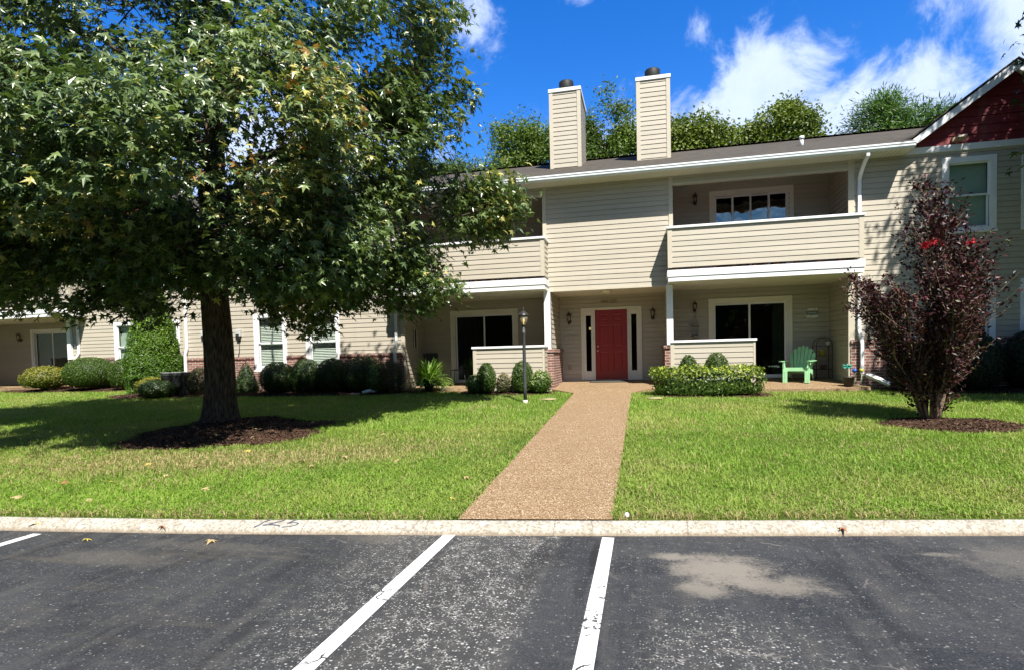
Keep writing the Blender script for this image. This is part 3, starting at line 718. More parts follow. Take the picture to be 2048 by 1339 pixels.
def sliding_door(bld, Y, x0, x1, z0, z1, nm='sliding_door', panels=2, mat=None, curtain=None, glass=None, label=None):
    mb = MB(); frame_boards(mb, x0, x1, z0, z1, .10, Y-.042, Y+.02, bottom=False); frame_boards(mb, x0+.10, x1-.10, z0, z1-.10, .045, Y-.018, Y+.03, bottom=False)
    dr = mb.build(nm, DOORT if mat is None else mat, bld, bevel=.004, label=label)
    a, b, c, d = x0+.145, x1-.145, z0, z1-.145
    mb = MB(); mb.box(a, b, Y-.03, Y+.08, c, c+.05)
    w_ = (b-a)/panels; gl = MB()
    for i in range(panels):
        p, q = a+i*w_-(.02 if i else 0), a+(i+1)*w_+(.02 if i < panels-1 else 0); yy = Y+.035+.035*((i+1) % 2)
        frame_boards(mb, p, q, c+.05, d, .045, yy-.014, yy+.014)
        gl.quad((p+.04, yy, c+.09), (q-.04, yy, c+.09), (q-.04, yy, d-.04), (p+.04, yy, d-.04))
    mb.build('door_frame', WHITE, dr); gl.build('pane', glass or GLASSD, dr)
    mb = MB(); room_box(mb, a, b, Y+.09, Y+3.0, c, d); mb.build('room', DARKROOM, dr)
    if curtain == 'vertical':
        mb = MB(); x = a+.05; R_ = Matrix.Rotation(radians(55), 3, 'Z')
        while x < a+w_: mb.obox((x, Y+.2, (c+d)/2), .09, .003, d-c-.06, R_); x += .085
        mb.build('blind', simple('dark_vane', (.10, .10, .09), .7, .3), dr)
    elif curtain == 'right':
        mb = MB(); n = 24; xs_ = np.linspace(b-.32, b, n)
        for i in range(n-1):
            mb.quad((xs_[i], Y+.2+.03*sin(i*1.9), c+.03), (xs_[i+1], Y+.2+.03*sin((i+1)*1.9), c+.03), (xs_[i+1], Y+.2+.03*sin((i+1)*1.9), d), (xs_[i], Y+.2+.03*sin(i*1.9), d))
        mb.build('curtain', CURTAIN, dr)
    elif curtain == 'cloth':
        mb = MB(); mb.quad((a, Y+.2, c+.03), (b, Y+.2, c+.03), (b, Y+.2, d), (a, Y+.2, d)); mb.build('blind', simple('pale_drape', (.30, .33, .27), .8, .2), dr)
    return dr

def wall_lantern(bld, x, Y, ztop, h=.41):
    s = h/.41; mb = MB(); z = ztop
    mb.lathe((x, Y-.015, z-.30*s), [(0, -.055*s), (.045*s, -.05*s), (.05*s, 0), (.045*s, .05*s), (0, .055*s)], 8)
    mb.tube([(x, Y-.02, z-.30*s), (x, Y-.08*s, z-.36*s), (x, Y-.13*s, z-.34*s), (x, Y-.13*s, z-.30*s)], .010*s, 6)
    mb.lathe((x, Y-.13*s, z), [(0, 0), (.006*s, 0), (.008*s, -.03*s), (.02*s, -.05*s), (.03*s, -.07*s), (.075*s, -.105*s), (.08*s, -.12*s), (.055*s, -.12*s)], 6)
    mb.lathe((x, Y-.13*s, z), [(.05*s, -.285*s), (.04*s, -.30*s), (.02*s, -.33*s), (.008*s, -.36*s), (.012*s, -.38*s), (0, -.40*s)], 6)
    for k in range(6):
        a = 2*pi*k/6+.2; mb.tube([(x+.058*s*cos(a), Y-.13*s+.058*s*sin(a), z-.12*s), (x+.045*s*cos(a), Y-.13*s+.045*s*sin(a), z-.29*s)], .005*s, 4)
    ln = mb.build('wall_lantern', BLACKM, bld)
    MB().lathe((x, Y-.13*s, z), [(.052*s, -.121*s), (.040*s, -.284*s)], 6).build('glass', LAMPGL, ln)
    MB().lathe((x, Y-.13*s, z), [(0, -.16*s), (.012*s, -.17*s), (.014*s, -.20*s), (.010*s, -.25*s), (.010*s, -.28*s)], 8).build('bulb', WHITEPL, ln)
    return ln

def balcony(bld, x0, x1, Yb, Yw, zd):
    """deck fascia bands, panel with cap. zd: bottom of lower band"""
    mb = MB(); mb.box(x0, x1, Yb-.03, Yb+.01, zd+.115, zd+.275); mb.box(x0+.02, x1-.02, Yb-.012, Yb+.011, zd, zd+.112)
    for xe in (x0, x1):
        a, b = (xe, xe+.03) if xe == x0 else (xe-.03, xe)
        mb.box(a, b, Yb+.01, Yw, zd+.115, zd+.275); mb.box(a+(.02 if xe == x0 else -.02), b+(.02 if xe == x0 else -.02), Yb+.011, Yw, zd, zd+.112)
    bal = mb.build('balcony', WHITE, bld, bevel=.003)
    mb = MB(); mb.box(x0+.05, x1-.05, Yb+.03, Yw+1.64, zd+.20, zd+.285); 
    x = x0+.12
    while x < x1-.1: mb.box(x, x+.09, Yb+.03, Yb+.12, zd+.285, zd+.36); x += .46
    mb.build('deck', DARKWOOD, bal)
    mb = MB(); mb.box(x0+.04, x1-.04, Yb+.012, Yw+1.64, zd+.005, zd+.03); mb.build('ceiling', SOFFIT, bal)
    a, b = x0+.02, x1-.02; zb, zt = zd+.34, zd+1.28
    mb = MB(); siding(mb, 'x', Yb+.026, -1, a+.1, b-.1, zb, zt, zref=zb); siding(mb, 'y', a+.024, -1, Yb+.09, Yw, zb, zt, zref=zb); siding(mb, 'y', b-.024, 1, Yb+.09, Yw, zb, zt, zref=zb)
    mb.box(a+.015, b-.015, Yb+.028, Yb+.10, zb, zt); mb.box(a+.026, a+.10, Yb+.10, Yw-.002, zb, zt); mb.box(b-.10, b-.026, Yb+.10, Yw-.002, zb, zt)
    mb.build('railing_panel', SIDING, bal)
    boxes('corner_board', CREAM, bal, [(a-.004, a+.1, Yb, Yb+.10, zb-.004, zt), (b-.1, b+.004, Yb, Yb+.10, zb-.004, zt)])
    mb = MB(); mb.box(a-.03, b+.03, Yb-.03, Yb+.13, zt, zt+.055)
    mb.box(a-.03, a+.12, Yb+.13, Yw-.003, zt, zt+.055); mb.box(b-.12, b+.03, Yb+.13, Yw-.003, zt, zt+.055)
    mb.build('rail_cap', WHITE, bal, bevel=.004); return bal

def half_wall(bld, x0, x1, Yb, Yw, z0, zt, side=None):
    mb = MB(); siding(mb, 'x', Yb+.026, -1, x0+.09, x1-.05, z0, zt, zref=zt-.127*9)
    mb.box(x0+.012, x1-.012, Yb+.022, Yb+.12, z0, zt)
    if side: siding(mb, 'y', (x1 if side > 0 else x0)-.024*side, side, Yb+.09, Yw, z0, zt, zref=zt-.127*9); mb.box(*((x1-.10, x1-.026) if side > 0 else (x0+.026, x0+.1)), Yb+.12, Yw, z0, zt)
    hw = mb.build('half_wall', SIDING, bld)
    boxes('corner_board', CREAM, hw, [(x0, x0+.09, Yb, Yb+.125, z0, zt), (x1-.05, x1, Yb, Yb+.125, z0, zt)])
    mb = MB(); mb.box(x0-.03, x1+.03, Yb-.03, Yb+.15, zt, zt+.055)
    if side: mb.box(*((x1-.12, x1+.03) if side > 0 else (x0-.03, x0+.12)), Yb+.15, Yw, zt, zt+.055)
    mb.build('rail_cap', WHITE, hw, bevel=.004); return hw

def gutter(bld, x0, x1, Yg, zt):
    mb = MB(); pr = [(Yg+.125, zt), (Yg+.125, zt-.125), (Yg+.04, zt-.125), (Yg+.015, zt-.09), (Yg+.012, zt-.055), (Yg, zt-.035), (Yg, zt), (Yg+.02, zt), (Yg+.02, zt-.01), (Yg+.11, zt-.01), (Yg+.11, zt)]
    mb.prism(pr, 'x', x0, x1)
    return mb.build('gutter', GUTTER, bld)
def downspout(bld, pts, wx=.075, wy=.055, nm='downspout'):
    mb = MB(); pts = [Vector(p) for p in pts]; rings = []
    for i, p in enumerate(pts):
        t = (pts[min(i+1, len(pts)-1)]-pts[max(i-1, 0)]).normalized()
        sx_ = Vector((1, 0, 0)); sx_ = (sx_-t*sx_.dot(t)).normalized(); sy_ = t.cross(sx_)
        rings += [p-sx_*wx/2-sy_*wy/2, p+sx_*wx/2-sy_*wy/2, p+sx_*wx/2+sy_*wy/2, p-sx_*wx/2+sy_*wy/2]
    fs = [(i*4+k, i*4+(k+1) % 4, i*4+4+(k+1) % 4, i*4+4+k) for i in range(len(pts)-1) for k in range(4)]+[(3, 2, 1, 0), tuple(range(len(rings)-4, len(rings)))]
    mb.add(rings, fs); return mb.build(nm, WHITE, bld, bevel=.006)

def gable(bld, cx, hw, Yf, zbase, slope, over=.32, red=True):
    """front gable: red siding, white frieze, rakes, small roof running back"""
    zp = zbase+hw*slope
    mb = MB(); siding(mb, 'x', Yf, -1, cx-hw, cx+hw, zbase-.02, zp-.08, course=.20, zref=zbase-.02, lap=.018, ulim=lambda z: (cx-max((zp-z)/slope, 0), cx+max((zp-z)/slope, 0)))
    gb = mb.build('gable', REDSID, bld)
    mb = MB(); mb.box(cx-hw, cx+hw, Yf-.055, Yf-.002, zbase-.16, zbase-.021); mb.build('frieze', WHITE, gb)
    t = .05; Y0 = Yf-over
    mb = MB()
    for s in (-1, 1):
        a = (cx+s*(hw+.02), zbase+.03); b = (cx, zp+.0+.045); wdt = .20
        mb.prism([(a[0], a[1]-.02), (b[0], b[1]), (b[0], b[1]-wdt), (a[0]-s*.22, a[1]-.02)], 'y', Y0, Y0+.03)
    mb.build('rake_board', WHITE, gb)
    mb = MB()
    for s in (-1, 1):
        e = (cx+s*(hw+.05), zbase+.015); b = (cx, zp+.05)
        for (u, v) in ((e, b),): mb.add([(u[0], Y0+.03, u[1]-.06), (v[0], Y0+.03, v[1]-.06), (v[0], Yf, v[1]-.06), (u[0], Yf, u[1]-.06)], [(0, 1, 2, 3)])
    mb.build('soffit', SOFFIT, gb)
    mb = MB()
    for s in (-1, 1):
        e = (cx+s*(hw+.06), zbase+.03); b = (cx, zp+.07)
        q = [(e[0], e[1]), (b[0], b[1]), (b[0], b[1]+.03), (e[0]+s*.01, e[1]+.03)]
        mb.prism(q, 'y', Y0-.02, Yf+3.6)
    mb.build('gable_roof', SHINGLE, gb)
    return gb

def chimney(bld, x0, x1, y0, y1, zb, zt, nm='chimney'):
    mb = MB()
    siding(mb, 'x', y0, -1, x0+.07, x1-.07, zb, zt, zref=zt-.127*30); siding(mb, 'y', x0, -1, y0+.07, y1, zb, zt, zref=zt-.127*30); siding(mb, 'y', x1, 1, y0+.07, y1, zb, zt, zref=zt-.127*30)
    mb.box(x0+.004, x1-.004, y0+.004, y1, zb, zt)
    ch = mb.build('chimney', SIDING, bld)
    boxes('corner_board', CREAM, ch, [(x0-.034, x0+.07, y0-.034, y0+.05, zb, zt), (x1-.07, x1+.034, y0-.034, y0+.05, zb, zt)])
    mb = MB(); mb.box(x0-.05, x1+.05, y0-.05, y1+.05, zt-.06, zt+.035); mb.box(x0-.01, x1+.01, y0-.01, y1+.01, zt+.035, zt+.045); mb.build('cap', WHITE, ch, bevel=.004)
    cx, cy = (x0+x1)/2, y0+.42
    MB().lathe((cx, cy, zt+.045), [(.0, 0), (.15, 0), (.15, .08), (.205, .085), (.21, .10), (.21, .32), (.19, .345), (.17, .33), (.0, .31)], 24).build('flue', FLUE, ch)
    return ch

BL = thing('apartment_building', 'long beige two storey apartment building with twin chimneys, red front door and balconies', 'building', (-.9, 15.3, .7))
# --- front + recess walls
HL = (-6.60, -2.52, .2, 5.86); HR = (.76, 4.84, .2, 5.86); HE = (-2.55, .80, .2, 3.30)
WINS = [(6.75, 7.83, 4.16, 5.88), (8.31, 9.39, 4.16, 5.88), (6.75, 7.83, 1.34, 3.08), (8.31, 9.39, 1.34, 3.08), (-11.42, -10.32, 1.34, 3.06), (-9.68, -8.58, 1.34, 3.06), (-11.42, -10.32, 4.16, 5.88), (-9.68, -8.58, 4.16, 5.88)]
whole = [(a+.06, b-.06, c+.06, d-.06) for a, b, c, d in WINS]
ZW = 1.80
mb = MB(); siding(mb, 'x', YF, -1, -13.9, 14.0, ZW, 6.06, [HL, HR, HE]+whole, zref=3.30-.127*20)
# sides of recesses
for X_, sg, z0, z1 in ((4.88, -1, .3, 6.3), (.72, 1, 3.3, 6.3), (-2.50, -1, 3.3, 6.3), (-6.64, 1, .3, 6.3)): siding(mb, 'y', X_, sg, YF, YD, z0, z1)
for X_, sg in ((-2.39, 1), (-2.51, -1), (.63, -1), (.73, 1)): siding(mb, 'y', X_, sg, YF+.02, YD, .3, 3.30)
mb.box(-2.507, -2.393, YF+.02, YD, .3, 3.29); mb.box(.633, .727, YF+.02, YD, .3, 3.29)
DR = (-1.72, -.04, .2, 2.92)
siding(mb, 'x', YD, -1, -6.64, 4.88, .3, 6.3, [(1.86, 3.88, .2, 3.0), (-5.70, -3.70, .2, 3.0), (-5.70, -3.70, .2, 3.0), DR, (1.86, 3.88, 3.5, 5.94), (-5.70, -3.70, 3.5, 5.94)])
# building ends and rear
mb.box(-13.9, -13.88, YF+.01, 22.3, .3, 6.1); mb.box(13.98, 14.0, YF+.01, 22.3, .3, 6.1); mb.box(-13.87, 13.97, 22.25, 22.3, .3, 6.1)
mb.build('wall', SIDING, BL)
boxes('porch_ceiling', SOFFIT, BL, [(.72, 4.88, YF, YD, 6.3, 6.32), (-6.64, -2.5, YF, YD, 6.3, 6.32), (-2.39, .63, YF-.002, YD, 3.30, 3.32)])
# ceiling dome light over the entry
dome = MB().lathe((-.92, 15.62, 3.295), [(.0, -.095), (.05, -.09), (.10, -.07), (.135, -.03), (.14, 0)], 20).build('ceiling_light', simple('dome_glass', (.70, .66, .52), .3, .5), BL)
# brick base
mb = MB()
def brick_run(par, Y, x0, x1, zt, wins, zs=1.335, zb=.2):
    """one continuous brick band with notches below the windows: outline prism plus proud rowlock"""
    o = [(x0, zb), (x1, zb), (x1, zt)]
    for a, b in sorted(wins, reverse=True): o += [(b, zt), (b, zs), (a, zs), (a, zt)]
    o.append((x0, zt)); mb = MB(); mb.prism(o, 'y', Y-.055, Y+.05)
    bb = mb.build('brick_base', BRICK, par); e = x0
    for a, b in sorted(wins)+[(x1, x1)]:
        if a-e > .02: MB().box(e+.002, a-.002, Y-.078, Y-.056, zt-.075, zt+.004).build('rowlock', BRICK, bb)
        e = b
brick_run(BL, YF, -13.9, -6.60, ZW, [(-11.42, -10.32), (-9.68, -8.58)]); brick_run(BL, YF, 4.84, 14.0, ZW, [(6.75, 7.83), (8.31, 9.39)])
for p, q in (((-2.55, -2.31, YF-.10, YD, .3, ZW-.10), (-2.58, -2.28, YF-.13, YD-.002, ZW-.10, ZW-.02)), ((.55, .72, YF-.08, YD, .3, ZW-.08), (.52, .72, YF-.11, YD-.002, ZW-.08, ZW))):
    o = MB().box(*p).build('brick_pier', BRICK, BL); MB().box(*q).build('rowlock', BRICK, o)
# beige corner boards and lintels
y0, y1 = YF-.034, YF+.004; L_ = []
for a, b in ((-2.545, -2.445), (.69, .79)): L_.append((a, b, y0, y1, 3.30, 6.03))
L_.append((.79, 4.80, y0, y1+.05, 5.80, 5.86)); L_.append((-6.56, -2.545, y0, y1+.05, 5.80, 5.86))
for a, b in ((4.80, 4.93), (-6.67, -6.56)): L_.append((a, b, y0, y1+.01, .7, 6.03))
L_.append((-2.445, .69, y0, y1, 3.285, 3.33))
L_.append((-13.93, -13.80, y0, y1, ZW, 6.03))
boxes('corner_board', CREAM, BL, L_)
# white posts carrying the balconies
for a, b, z in ((-2.54, -2.38, 1.78), (.60, .76, 1.80)):
    mb = MB(); mb.box(a, b, YF-.13, YF+.015, z, 3.31); mb.build('porch_post', WHITE, BL, bevel=.005)
balcony(BL, .61, 4.95, YB, YF-.025, 3.32); balcony(BL, -6.72, -2.40, YB, YF-.025, 3.30)
half_wall(BL, .66, 2.61, YB, YF-.09, .62, 1.845); half_wall(BL, -4.38, -2.47, YB, YF-.13, .62, 1.83, side=1)
for W_, bl in zip(WINS, ('shade', 'shade', 'shade', 'shade', 'slats', 'slats', 'slats', 'slats')): window(BL, YF, *W_, blind=bl)
sliding_door(BL, YD, 1.80, 3.95, .86, 3.06, curtain='right'); sliding_door(BL, YD, -5.76, -3.63, .84, 3.03, curtain='vertical')
sliding_door(BL, YD, 1.85, 4.00, 3.62, 6.0, panels=4, glass=GLASSU); sliding_door(BL, YD, -5.76, -3.63, 3.62, 6.0, panels=4, glass=GLASSU)
# front door with sidelights
mb = MB(); frame_boards(mb, -1.75, -.02, .86, 2.95, .045, YD-.045, YD+.02, bottom=False)
mb.box(-1.385, -1.345, YD-.04, YD+.03, .86, 2.904); mb.box(-.425, -.385, YD-.04, YD+.03, .86, 2.904); mb.box(-1.344, -.426, YD-.02, YD+.03, 2.88, 2.904)
for a, b in ((-1.705, -1.386), (-.384, -.066)):
    l, r = (a+.095, b-.075) if a < -1 else (a+.07, b-.10)
    mb.box(a, l, YD-.02, YD+.03, .86, 2.904); mb.box(r, b, YD-.02, YD+.03, .86, 2.904); mb.box(l, r, YD-.02, YD+.03, .86, 1.13); mb.box(l, r, YD-.02, YD+.03, 2.73, 2.904)
ent = mb.build('door_surround', simple('surround_paint', (.70, .68, .60), .5, .4, var=.04), BL, bevel=.003)
for a, b in ((-1.61, -1.461), (-.314, -.166)):
    MB().quad((a, YD+.01, 1.13), (b, YD+.01, 1.13), (b, YD+.01, 2.73), (a, YD+.01, 2.73)).build('sidelight', GLASSD, ent)
    mb = MB(); room_box(mb, a-.01, b+.01, YD+.035, YD+2, 1.12, 2.74); mb.build('room', DARKROOM, ent)
mb = MB(); mb.lathe((-1.535, YD+.5, 2.38), [(0, .04), (.03, .035), (.03, -.035), (0, -.04)], 10); mb.build('hall_lamp', BULB, ent)
mb = MB(); x0, x1, z0, z1 = -1.342, -.428, .885, 2.878
cols = [x0, x0+.12, x0+.40, x1-.40, x1-.12, x1]; rows = [z0, z0+.24, z0+.80, z0+.93, z0+1.55, z0+1.66, z0+1.86, z1]
mb.box(x0, x1, YD+.004, YD+.04, z0, z1)
for i in range(5):
    for j in range(7):
        pan = i in (1, 3) and j in (1, 3, 5)
        a, b, c, d = cols[i], cols[i+1], rows[j], rows[j+1]; yy = YD-.008
        if not pan: mb.quad((a, yy, c), (b, yy, c), (b, yy, d), (a, yy, d))
        else:
            e = .025; e2 = .05
            o = [(a, c), (b, c), (b, d), (a, d)]; i1 = [(a+e, c+e), (b-e, c+e), (b-e, d-e), (a+e, d-e)]; i2 = [(a+e2, c+e2), (b-e2, c+e2), (b-e2, d-e2), (a+e2, d-e2)]
            vs = [(p[0], yy, p[1]) for p in o]+[(p[0], yy+.010, p[1]) for p in i1]+[(p[0], yy+.002, p[1]) for p in i2]
            mb.add(vs, [(k, (k+1) % 4, 4+(k+1) % 4, 4+k) for k in range(4)]+[(4+k, 4+(k+1) % 4, 8+(k+1) % 4, 8+k) for k in range(4)]+[(8, 9, 10, 11)])
door = mb.build('front_door', REDDOOR, BL)
mb = MB(); mb.tube([(-1.27, YD-.008, 1.72), (-1.27, YD-.05, 1.72)], .012, 8); mb.lathe((-1.27, YD-.06, 1.69), [(0, 0), (.022, .008), (.03, .03), (.022, .052), (0, .06)], 12); mb.build('door_knob', BRASS, door); MB().tube([(-1.27, YD-.008, 1.85), (-1.27, YD-.025, 1.85)], .025, 12).build('deadbolt', BRASS, door)
MB().box(-1.36, -.41, YD-.05, YD+.03, .845, .884).build('threshold', simple('threshold_metal', (.30, .27, .24), .4, .5, metal=.5), door)
# faint olive apartment numbers above the door
txt = bpy.data.curves.new('house_number', 'FONT'); txt.body = '1004-1207'; txt.size = .125; txt.extrude = .006
to = bpy.data.objects.new('tmp_text', txt); C.objects.link(to); dg = bpy.context.evaluated_depsgraph_get()
me = bpy.data.meshes.new_from_object(to.evaluated_get(dg)); bpy.data.objects.remove(to)
for v in me.vertices:
    x, y, z = v.co; v.co = (-1.19+x*.9+.9, YD-.034-z-15.3, 3.07+y-.7)
link_mesh('house_number', me, simple('number_bronze', (.22, .19, .13), .6, .3), BL)
for x, z, h in ((-2.085, 2.87, .41), (.285, 2.91, .40), (1.47, 6.0, .39), (1.43, 3.03, .36), (-3.40, 5.93, .38)): wall_lantern(BL, x, YD-.014, z, h)
# outlet by the door
mb = MB(); mb.box(-2.15, -2.05, YD-.03, YD-.015, 1.18, 1.32); mb.box(-2.13, -2.07, YD-.045, YD-.031, 1.20, 1.30); mb.build('outlet_box', simple('outlet', (.28, .24, .18), .5), BL)
# meter boxes with conduit on the left wing
for x in (-11.93, -13.15):
    mb = MB(); mb.box(x-.09, x+.09, YF-.10, YF-.014, 2.42, 2.62); mb.box(x-.055, x+.055, YF-.13, YF-.101, 2.47, 2.59)
    o = mb.build('service_box', GREYPL, BL, bevel=.006)
    mb = MB(); mb.box(x-.05, x+.06, YF-.09, YF-.015, 2.31, 2.415); mb.tube([(x, YF-.04, 2.3), (x+.01, YF-.045, 2.1), (x, YF-.05, 1.95), (x-.05, YF-.05, 1.80)], .009, 6); mb.build('conduit', BLACKM, o)
# --- roof
EV, SL, RIDGE = 6.165, .40, 18.4
def roofz(y): return EV+SL*(y-14.74)
mb = MB()
zr = roofz(RIDGE)
za = EV+SL*(15.36-14.72)
mb.prism([(15.36, za-.012), (RIDGE, zr-.012), (22.8, zr-.012-SL*(22.8-RIDGE)), (22.8, zr+.02-SL*(22.8-RIDGE)), (RIDGE, zr+.02), (15.36, za+.02)], 'x', -14.25, 14.35)
for a, b in ((-7.86, 5.98), (-14.25, -12.14), (10.2, 14.35)): mb.prism([(14.72, EV-.012), (15.36, za-.012), (15.36, za+.02), (14.72, EV+.02)], 'x', a, b)
rf = mb.build('roof', SHINGLE, BL)
mb = MB(); x = -14.2
while x < 14.2: mb.obox((x, RIDGE, zr+.03), .30, .22, .012); x += .17
mb.build('ridge_cap', SHINGLE, rf)
gutter(BL, -7.86, 5.98, 14.66, 6.155); gutter(BL, -14.2, -12.14, 14.66, 6.155); gutter(BL, 10.2, 14.3, 14.66, 6.155)
for a, b in ((-7.86, 5.96), (-14.2, -12.14), (10.2, 14.3)):
    mb = MB(); n = int((b-a)/.10)
    for i in range(n):
        x = a+(b-a)*i/n; x2 = a+(b-a)*(i+1)/n
        mb.quad((x, 14.785, 6.035), (x2-.012, 14.785, 6.035), (x2-.012, YF, 6.035), (x, YF, 6.035)); mb.quad((x2-.012, 14.785, 6.040), (x2, 14.785, 6.040), (x2, YF, 6.040), (x2-.012, YF, 6.040))
    mb.box(a, b, 14.775, 14.784, 6.034, 6.15)
    if a == -7.86: mb.box(-7.86, 5.96, YF-.018, YF-.001, 5.985, 6.034); mb.box(5.96, 5.975, 14.79, YF-.02, 6.02, 6.15)
    mb.build('soffit', SOFFIT, BL)
gable(BL, 8.07, 2.12, YF, 6.19, .735); gable(BL, -10.0, 2.12, YF, 6.19, .735)
chimney(BL, -2.45, -1.63, 16.5, 18.05, 6.6, 9.06); chimney(BL, -.04, .79, 16.5, 18.05, 6.6, 9.08)
mb = MB(); mb.tube([(4.06, 16.35, 6.75), (4.06, 16.35, 7.02)], .045, 10); mb.tube([(4.06, 16.35, 6.98), (4.06, 16.35, 7.06)], .06, 10); mb.build('roof_vent', WHITEPL, BL)
# floodlight under the gable
mb = MB(); mb.box(6.93, 7.03, YF-.09, YF-.02, 6.22, 6.32); mb.obox((7.06, YF-.17, 6.27), .20, .14, .06, Matrix.Rotation(radians(-25), 3, 'X')); mb.build('floodlight', simple('bronze_housing', (.30, .22, .16), .5), BL)
# --- downspouts
downspout(BL, [(5.04, 14.74, 6.03), (5.04, 14.74, 5.95), (5.03, 14.90, 5.86), (5.03, 15.16, 5.66), (5.03, YF-.06, 5.55), (5.03, YF-.06, 3.0), (5.02, YF-.06, 2.05), (5.03, YF-.09, 1.95), (5.06, YF-.13, 1.72), (5.06, YF-.13, 1.6), (5.06, YF-.13, .99)])
downspout(BL, [(5.12, 15.06, .98), (5.22, 14.98, .93), (5.52, 14.8, .76)], .10, .075, 'downspout_elbow')
downspout(BL, [(-6.80, 14.74, 6.03), (-6.80, 14.74, 5.95), (-6.80, 14.90, 5.86), (-6.80, 15.16, 5.66), (-6.80, YF-.06, 5.55), (-6.80, YF-.06, 3.0), (-6.80, YF-.06, 2.08), (-6.83, YF-.12, 1.88), (-6.83, YF-.13, 1.7), (-6.83, YF-.13, .78)])
downspout(BL, [(-13.78, 14.74, 6.03), (-13.78, 15.1, 5.7), (-13.78, YF-.06, 5.55), (-13.78, YF-.06, 2.1), (-13.82, YF-.1, 1.9), (-13.82, YF-.1, .8)])

# --- neighbouring building on the left
YF2, YD2, YB2, DZ = 17.3, 19.0, 16.6, .12
NB = thing('apartment_building', 'second beige apartment building further left, set back, mostly hidden behind the big tree', 'building', (-20, YF2, .8))
W2 = [(-18.70, -17.60, 1.42, 3.18), (-17.0, -15.9, 1.42, 3.18), (-18.70, -17.60, 4.28, 6.0), (-17.0, -15.9, 4.28, 6.0)]
H2 = (-26.9, -20.75, .2, 5.98)
mb = MB(); siding(mb, 'x', YF2, -1, -34, -14.6, 1.92, 6.18, [H2]+[(a+.06, b-.06, c+.06, d-.06) for a, b, c, d in W2])
siding(mb, 'y', -20.70, -1, YF2, YD2, .3, 6.4); siding(mb, 'y', -26.9, 1, YF2, YD2, .3, 6.4)
siding(mb, 'x', YD2, -1, -26.9, -20.7, .3, 6.4, [(-24.7, -22.65, .2, 3.12), (-24.7, -22.65, 3.6, 6.0)])
mb.box(-14.62, -14.6, YF2+.01, 24, .3, 6.2); mb.box(-34, -14.63, 23.9, 24, .3, 6.2)
mb.build('wall', SIDING, NB)
brick_run(NB, YF2, -34, -26.9, 1.92, []); brick_run(NB, YF2, -20.75, -14.6, 1.92, [(-18.7, -17.6), (-17.0, -15.9)], 1.415)
for W_ in W2: window(NB, YF2, *W_, blind='shade')
sliding_door(NB, YD2, -24.75, -22.6, .98, 3.2, curtain='cloth', mat=WHITE); sliding_door(NB, YD2, -24.75, -22.6, 3.75, 6.1, curtain='cloth', mat=WHITE)
balcony(NB, -26.8, -19.85, YB2, YF2-.025, 3.43); half_wall(NB, -26.8, -23.55, YB2, YF2-.1, .6, 2.0)
boxes('corner_board', CREAM, NB, [(-20.82, -20.70, YF2-.03, YF2+.01, .8, 6.15), (-14.7, -14.58, YF2-.03, YF2+.01, 1.92, 6.15)])
mb = MB(); mb.box(-20.72, -20.56, YF2-.13, YF2-.031, 1.9, 3.43); mb.build('porch_post', WHITE, NB)
boxes('soffit', SOFFIT, NB, [(-34, -14.6, YF2, YD2, 6.4, 6.42), (-34.2, -14.4, 16.78, YF2, 6.155, 6.16)])
mb = MB(); mb.box(-26.9, -20.75, 16.7, YD2, .3, .92); mb.build('patio_slab', AGG, NB)
mb = MB(); zr2 = 6.28+.4*3.7; mb.prism([(17.4, 6.532), (20.4, zr2-.02), (24.4, 6.2), (24.4, 6.23), (20.4, zr2+.015), (17.4, 6.562)], 'x', -34.3, -14.2)
for a, b in ((-34.3, -20.0), (-14.6, -14.2)): mb.prism([(16.72, 6.26), (17.4, 6.532), (17.4, 6.562), (16.72, 6.29)], 'x', a, b)
mb.build('roof', SHINGLE, NB)
gutter(NB, -34.2, -20.0, 16.66, 6.275); gutter(NB, -15.0, -14.3, 16.66, 6.275)
gable(NB, -17.3, 2.7, YF2, 6.31, .70)
wall_lantern(NB, -25.25, YD2-.014, 3.1, .42)
downspout(NB, [(-20.28, 16.75, 6.1), (-20.28, 17.1, 5.85), (-20.28, YF2-.06, 5.7), (-20.28, YF2-.06, 2.1), (-20.4, YF2-.12, 1.9), (-20.45, YF2-.12, 1.0)], .09)
mb = MB(); mb.box(-20.50, -20.42, YF2-.05, YF2-.014, 2.33, 2.50); mb.build('outlet_box', GREYPL, NB)

# ------------------------------------------------------------------ vegetation
def star_leaf():
    """five-pointed sweetgum leaf, stalk at origin, slightly cupped"""
    tips = [(-.50, .02), (-.46, .52), (0, 1.0), (.46, .52), (.50, .02)]; nots = [(-.22, .22), (-.15, .42), (.15, .42), (.22, .22)]
    v = [(0, .20, 0), (0, 0, 0)]; order = []
    for i, t in enumerate(tips):
        v.append((t[0], t[1], -.16*(t[0]**2+max(t[1]-.3, 0)**2)*2)); order.append(len(v)-1)
        if i < 4: v.append((*nots[i], .01)); order.append(len(v)-1)
    v = np.array(v, float); v[:, 1] -= .1
    o = order; return v, [np.array([[0, 1, o[0], o[1]], [0, o[1], o[2], o[3]], [0, o[3], o[4], o[5]], [0, o[5], o[6], o[7]], [0, o[7], o[8], 1]])]
def oval_leaf(w=.5):
    return np.array([(0, 0, 0), (-w/2, .45, .06), (0, 1.0, -.08), (w/2, .45, .06)], float), [np.array([[0, 3, 2, 1]])]
def curve_pts(a, b, sag, n=6, wob=.08, rng=None):
    a, b = np.array(a, float), np.array(b, float); L = np.linalg.norm(b-a); t = np.linspace(0, 1, n)[:, None]
    p = a+(b-a)*t; p[:, 2] += sag*L*(4*t*(1-t))[:, 0]
    if rng is not None: p[1:-1] += rng.randn(n-2, 3)*wob*L*.5
    return p

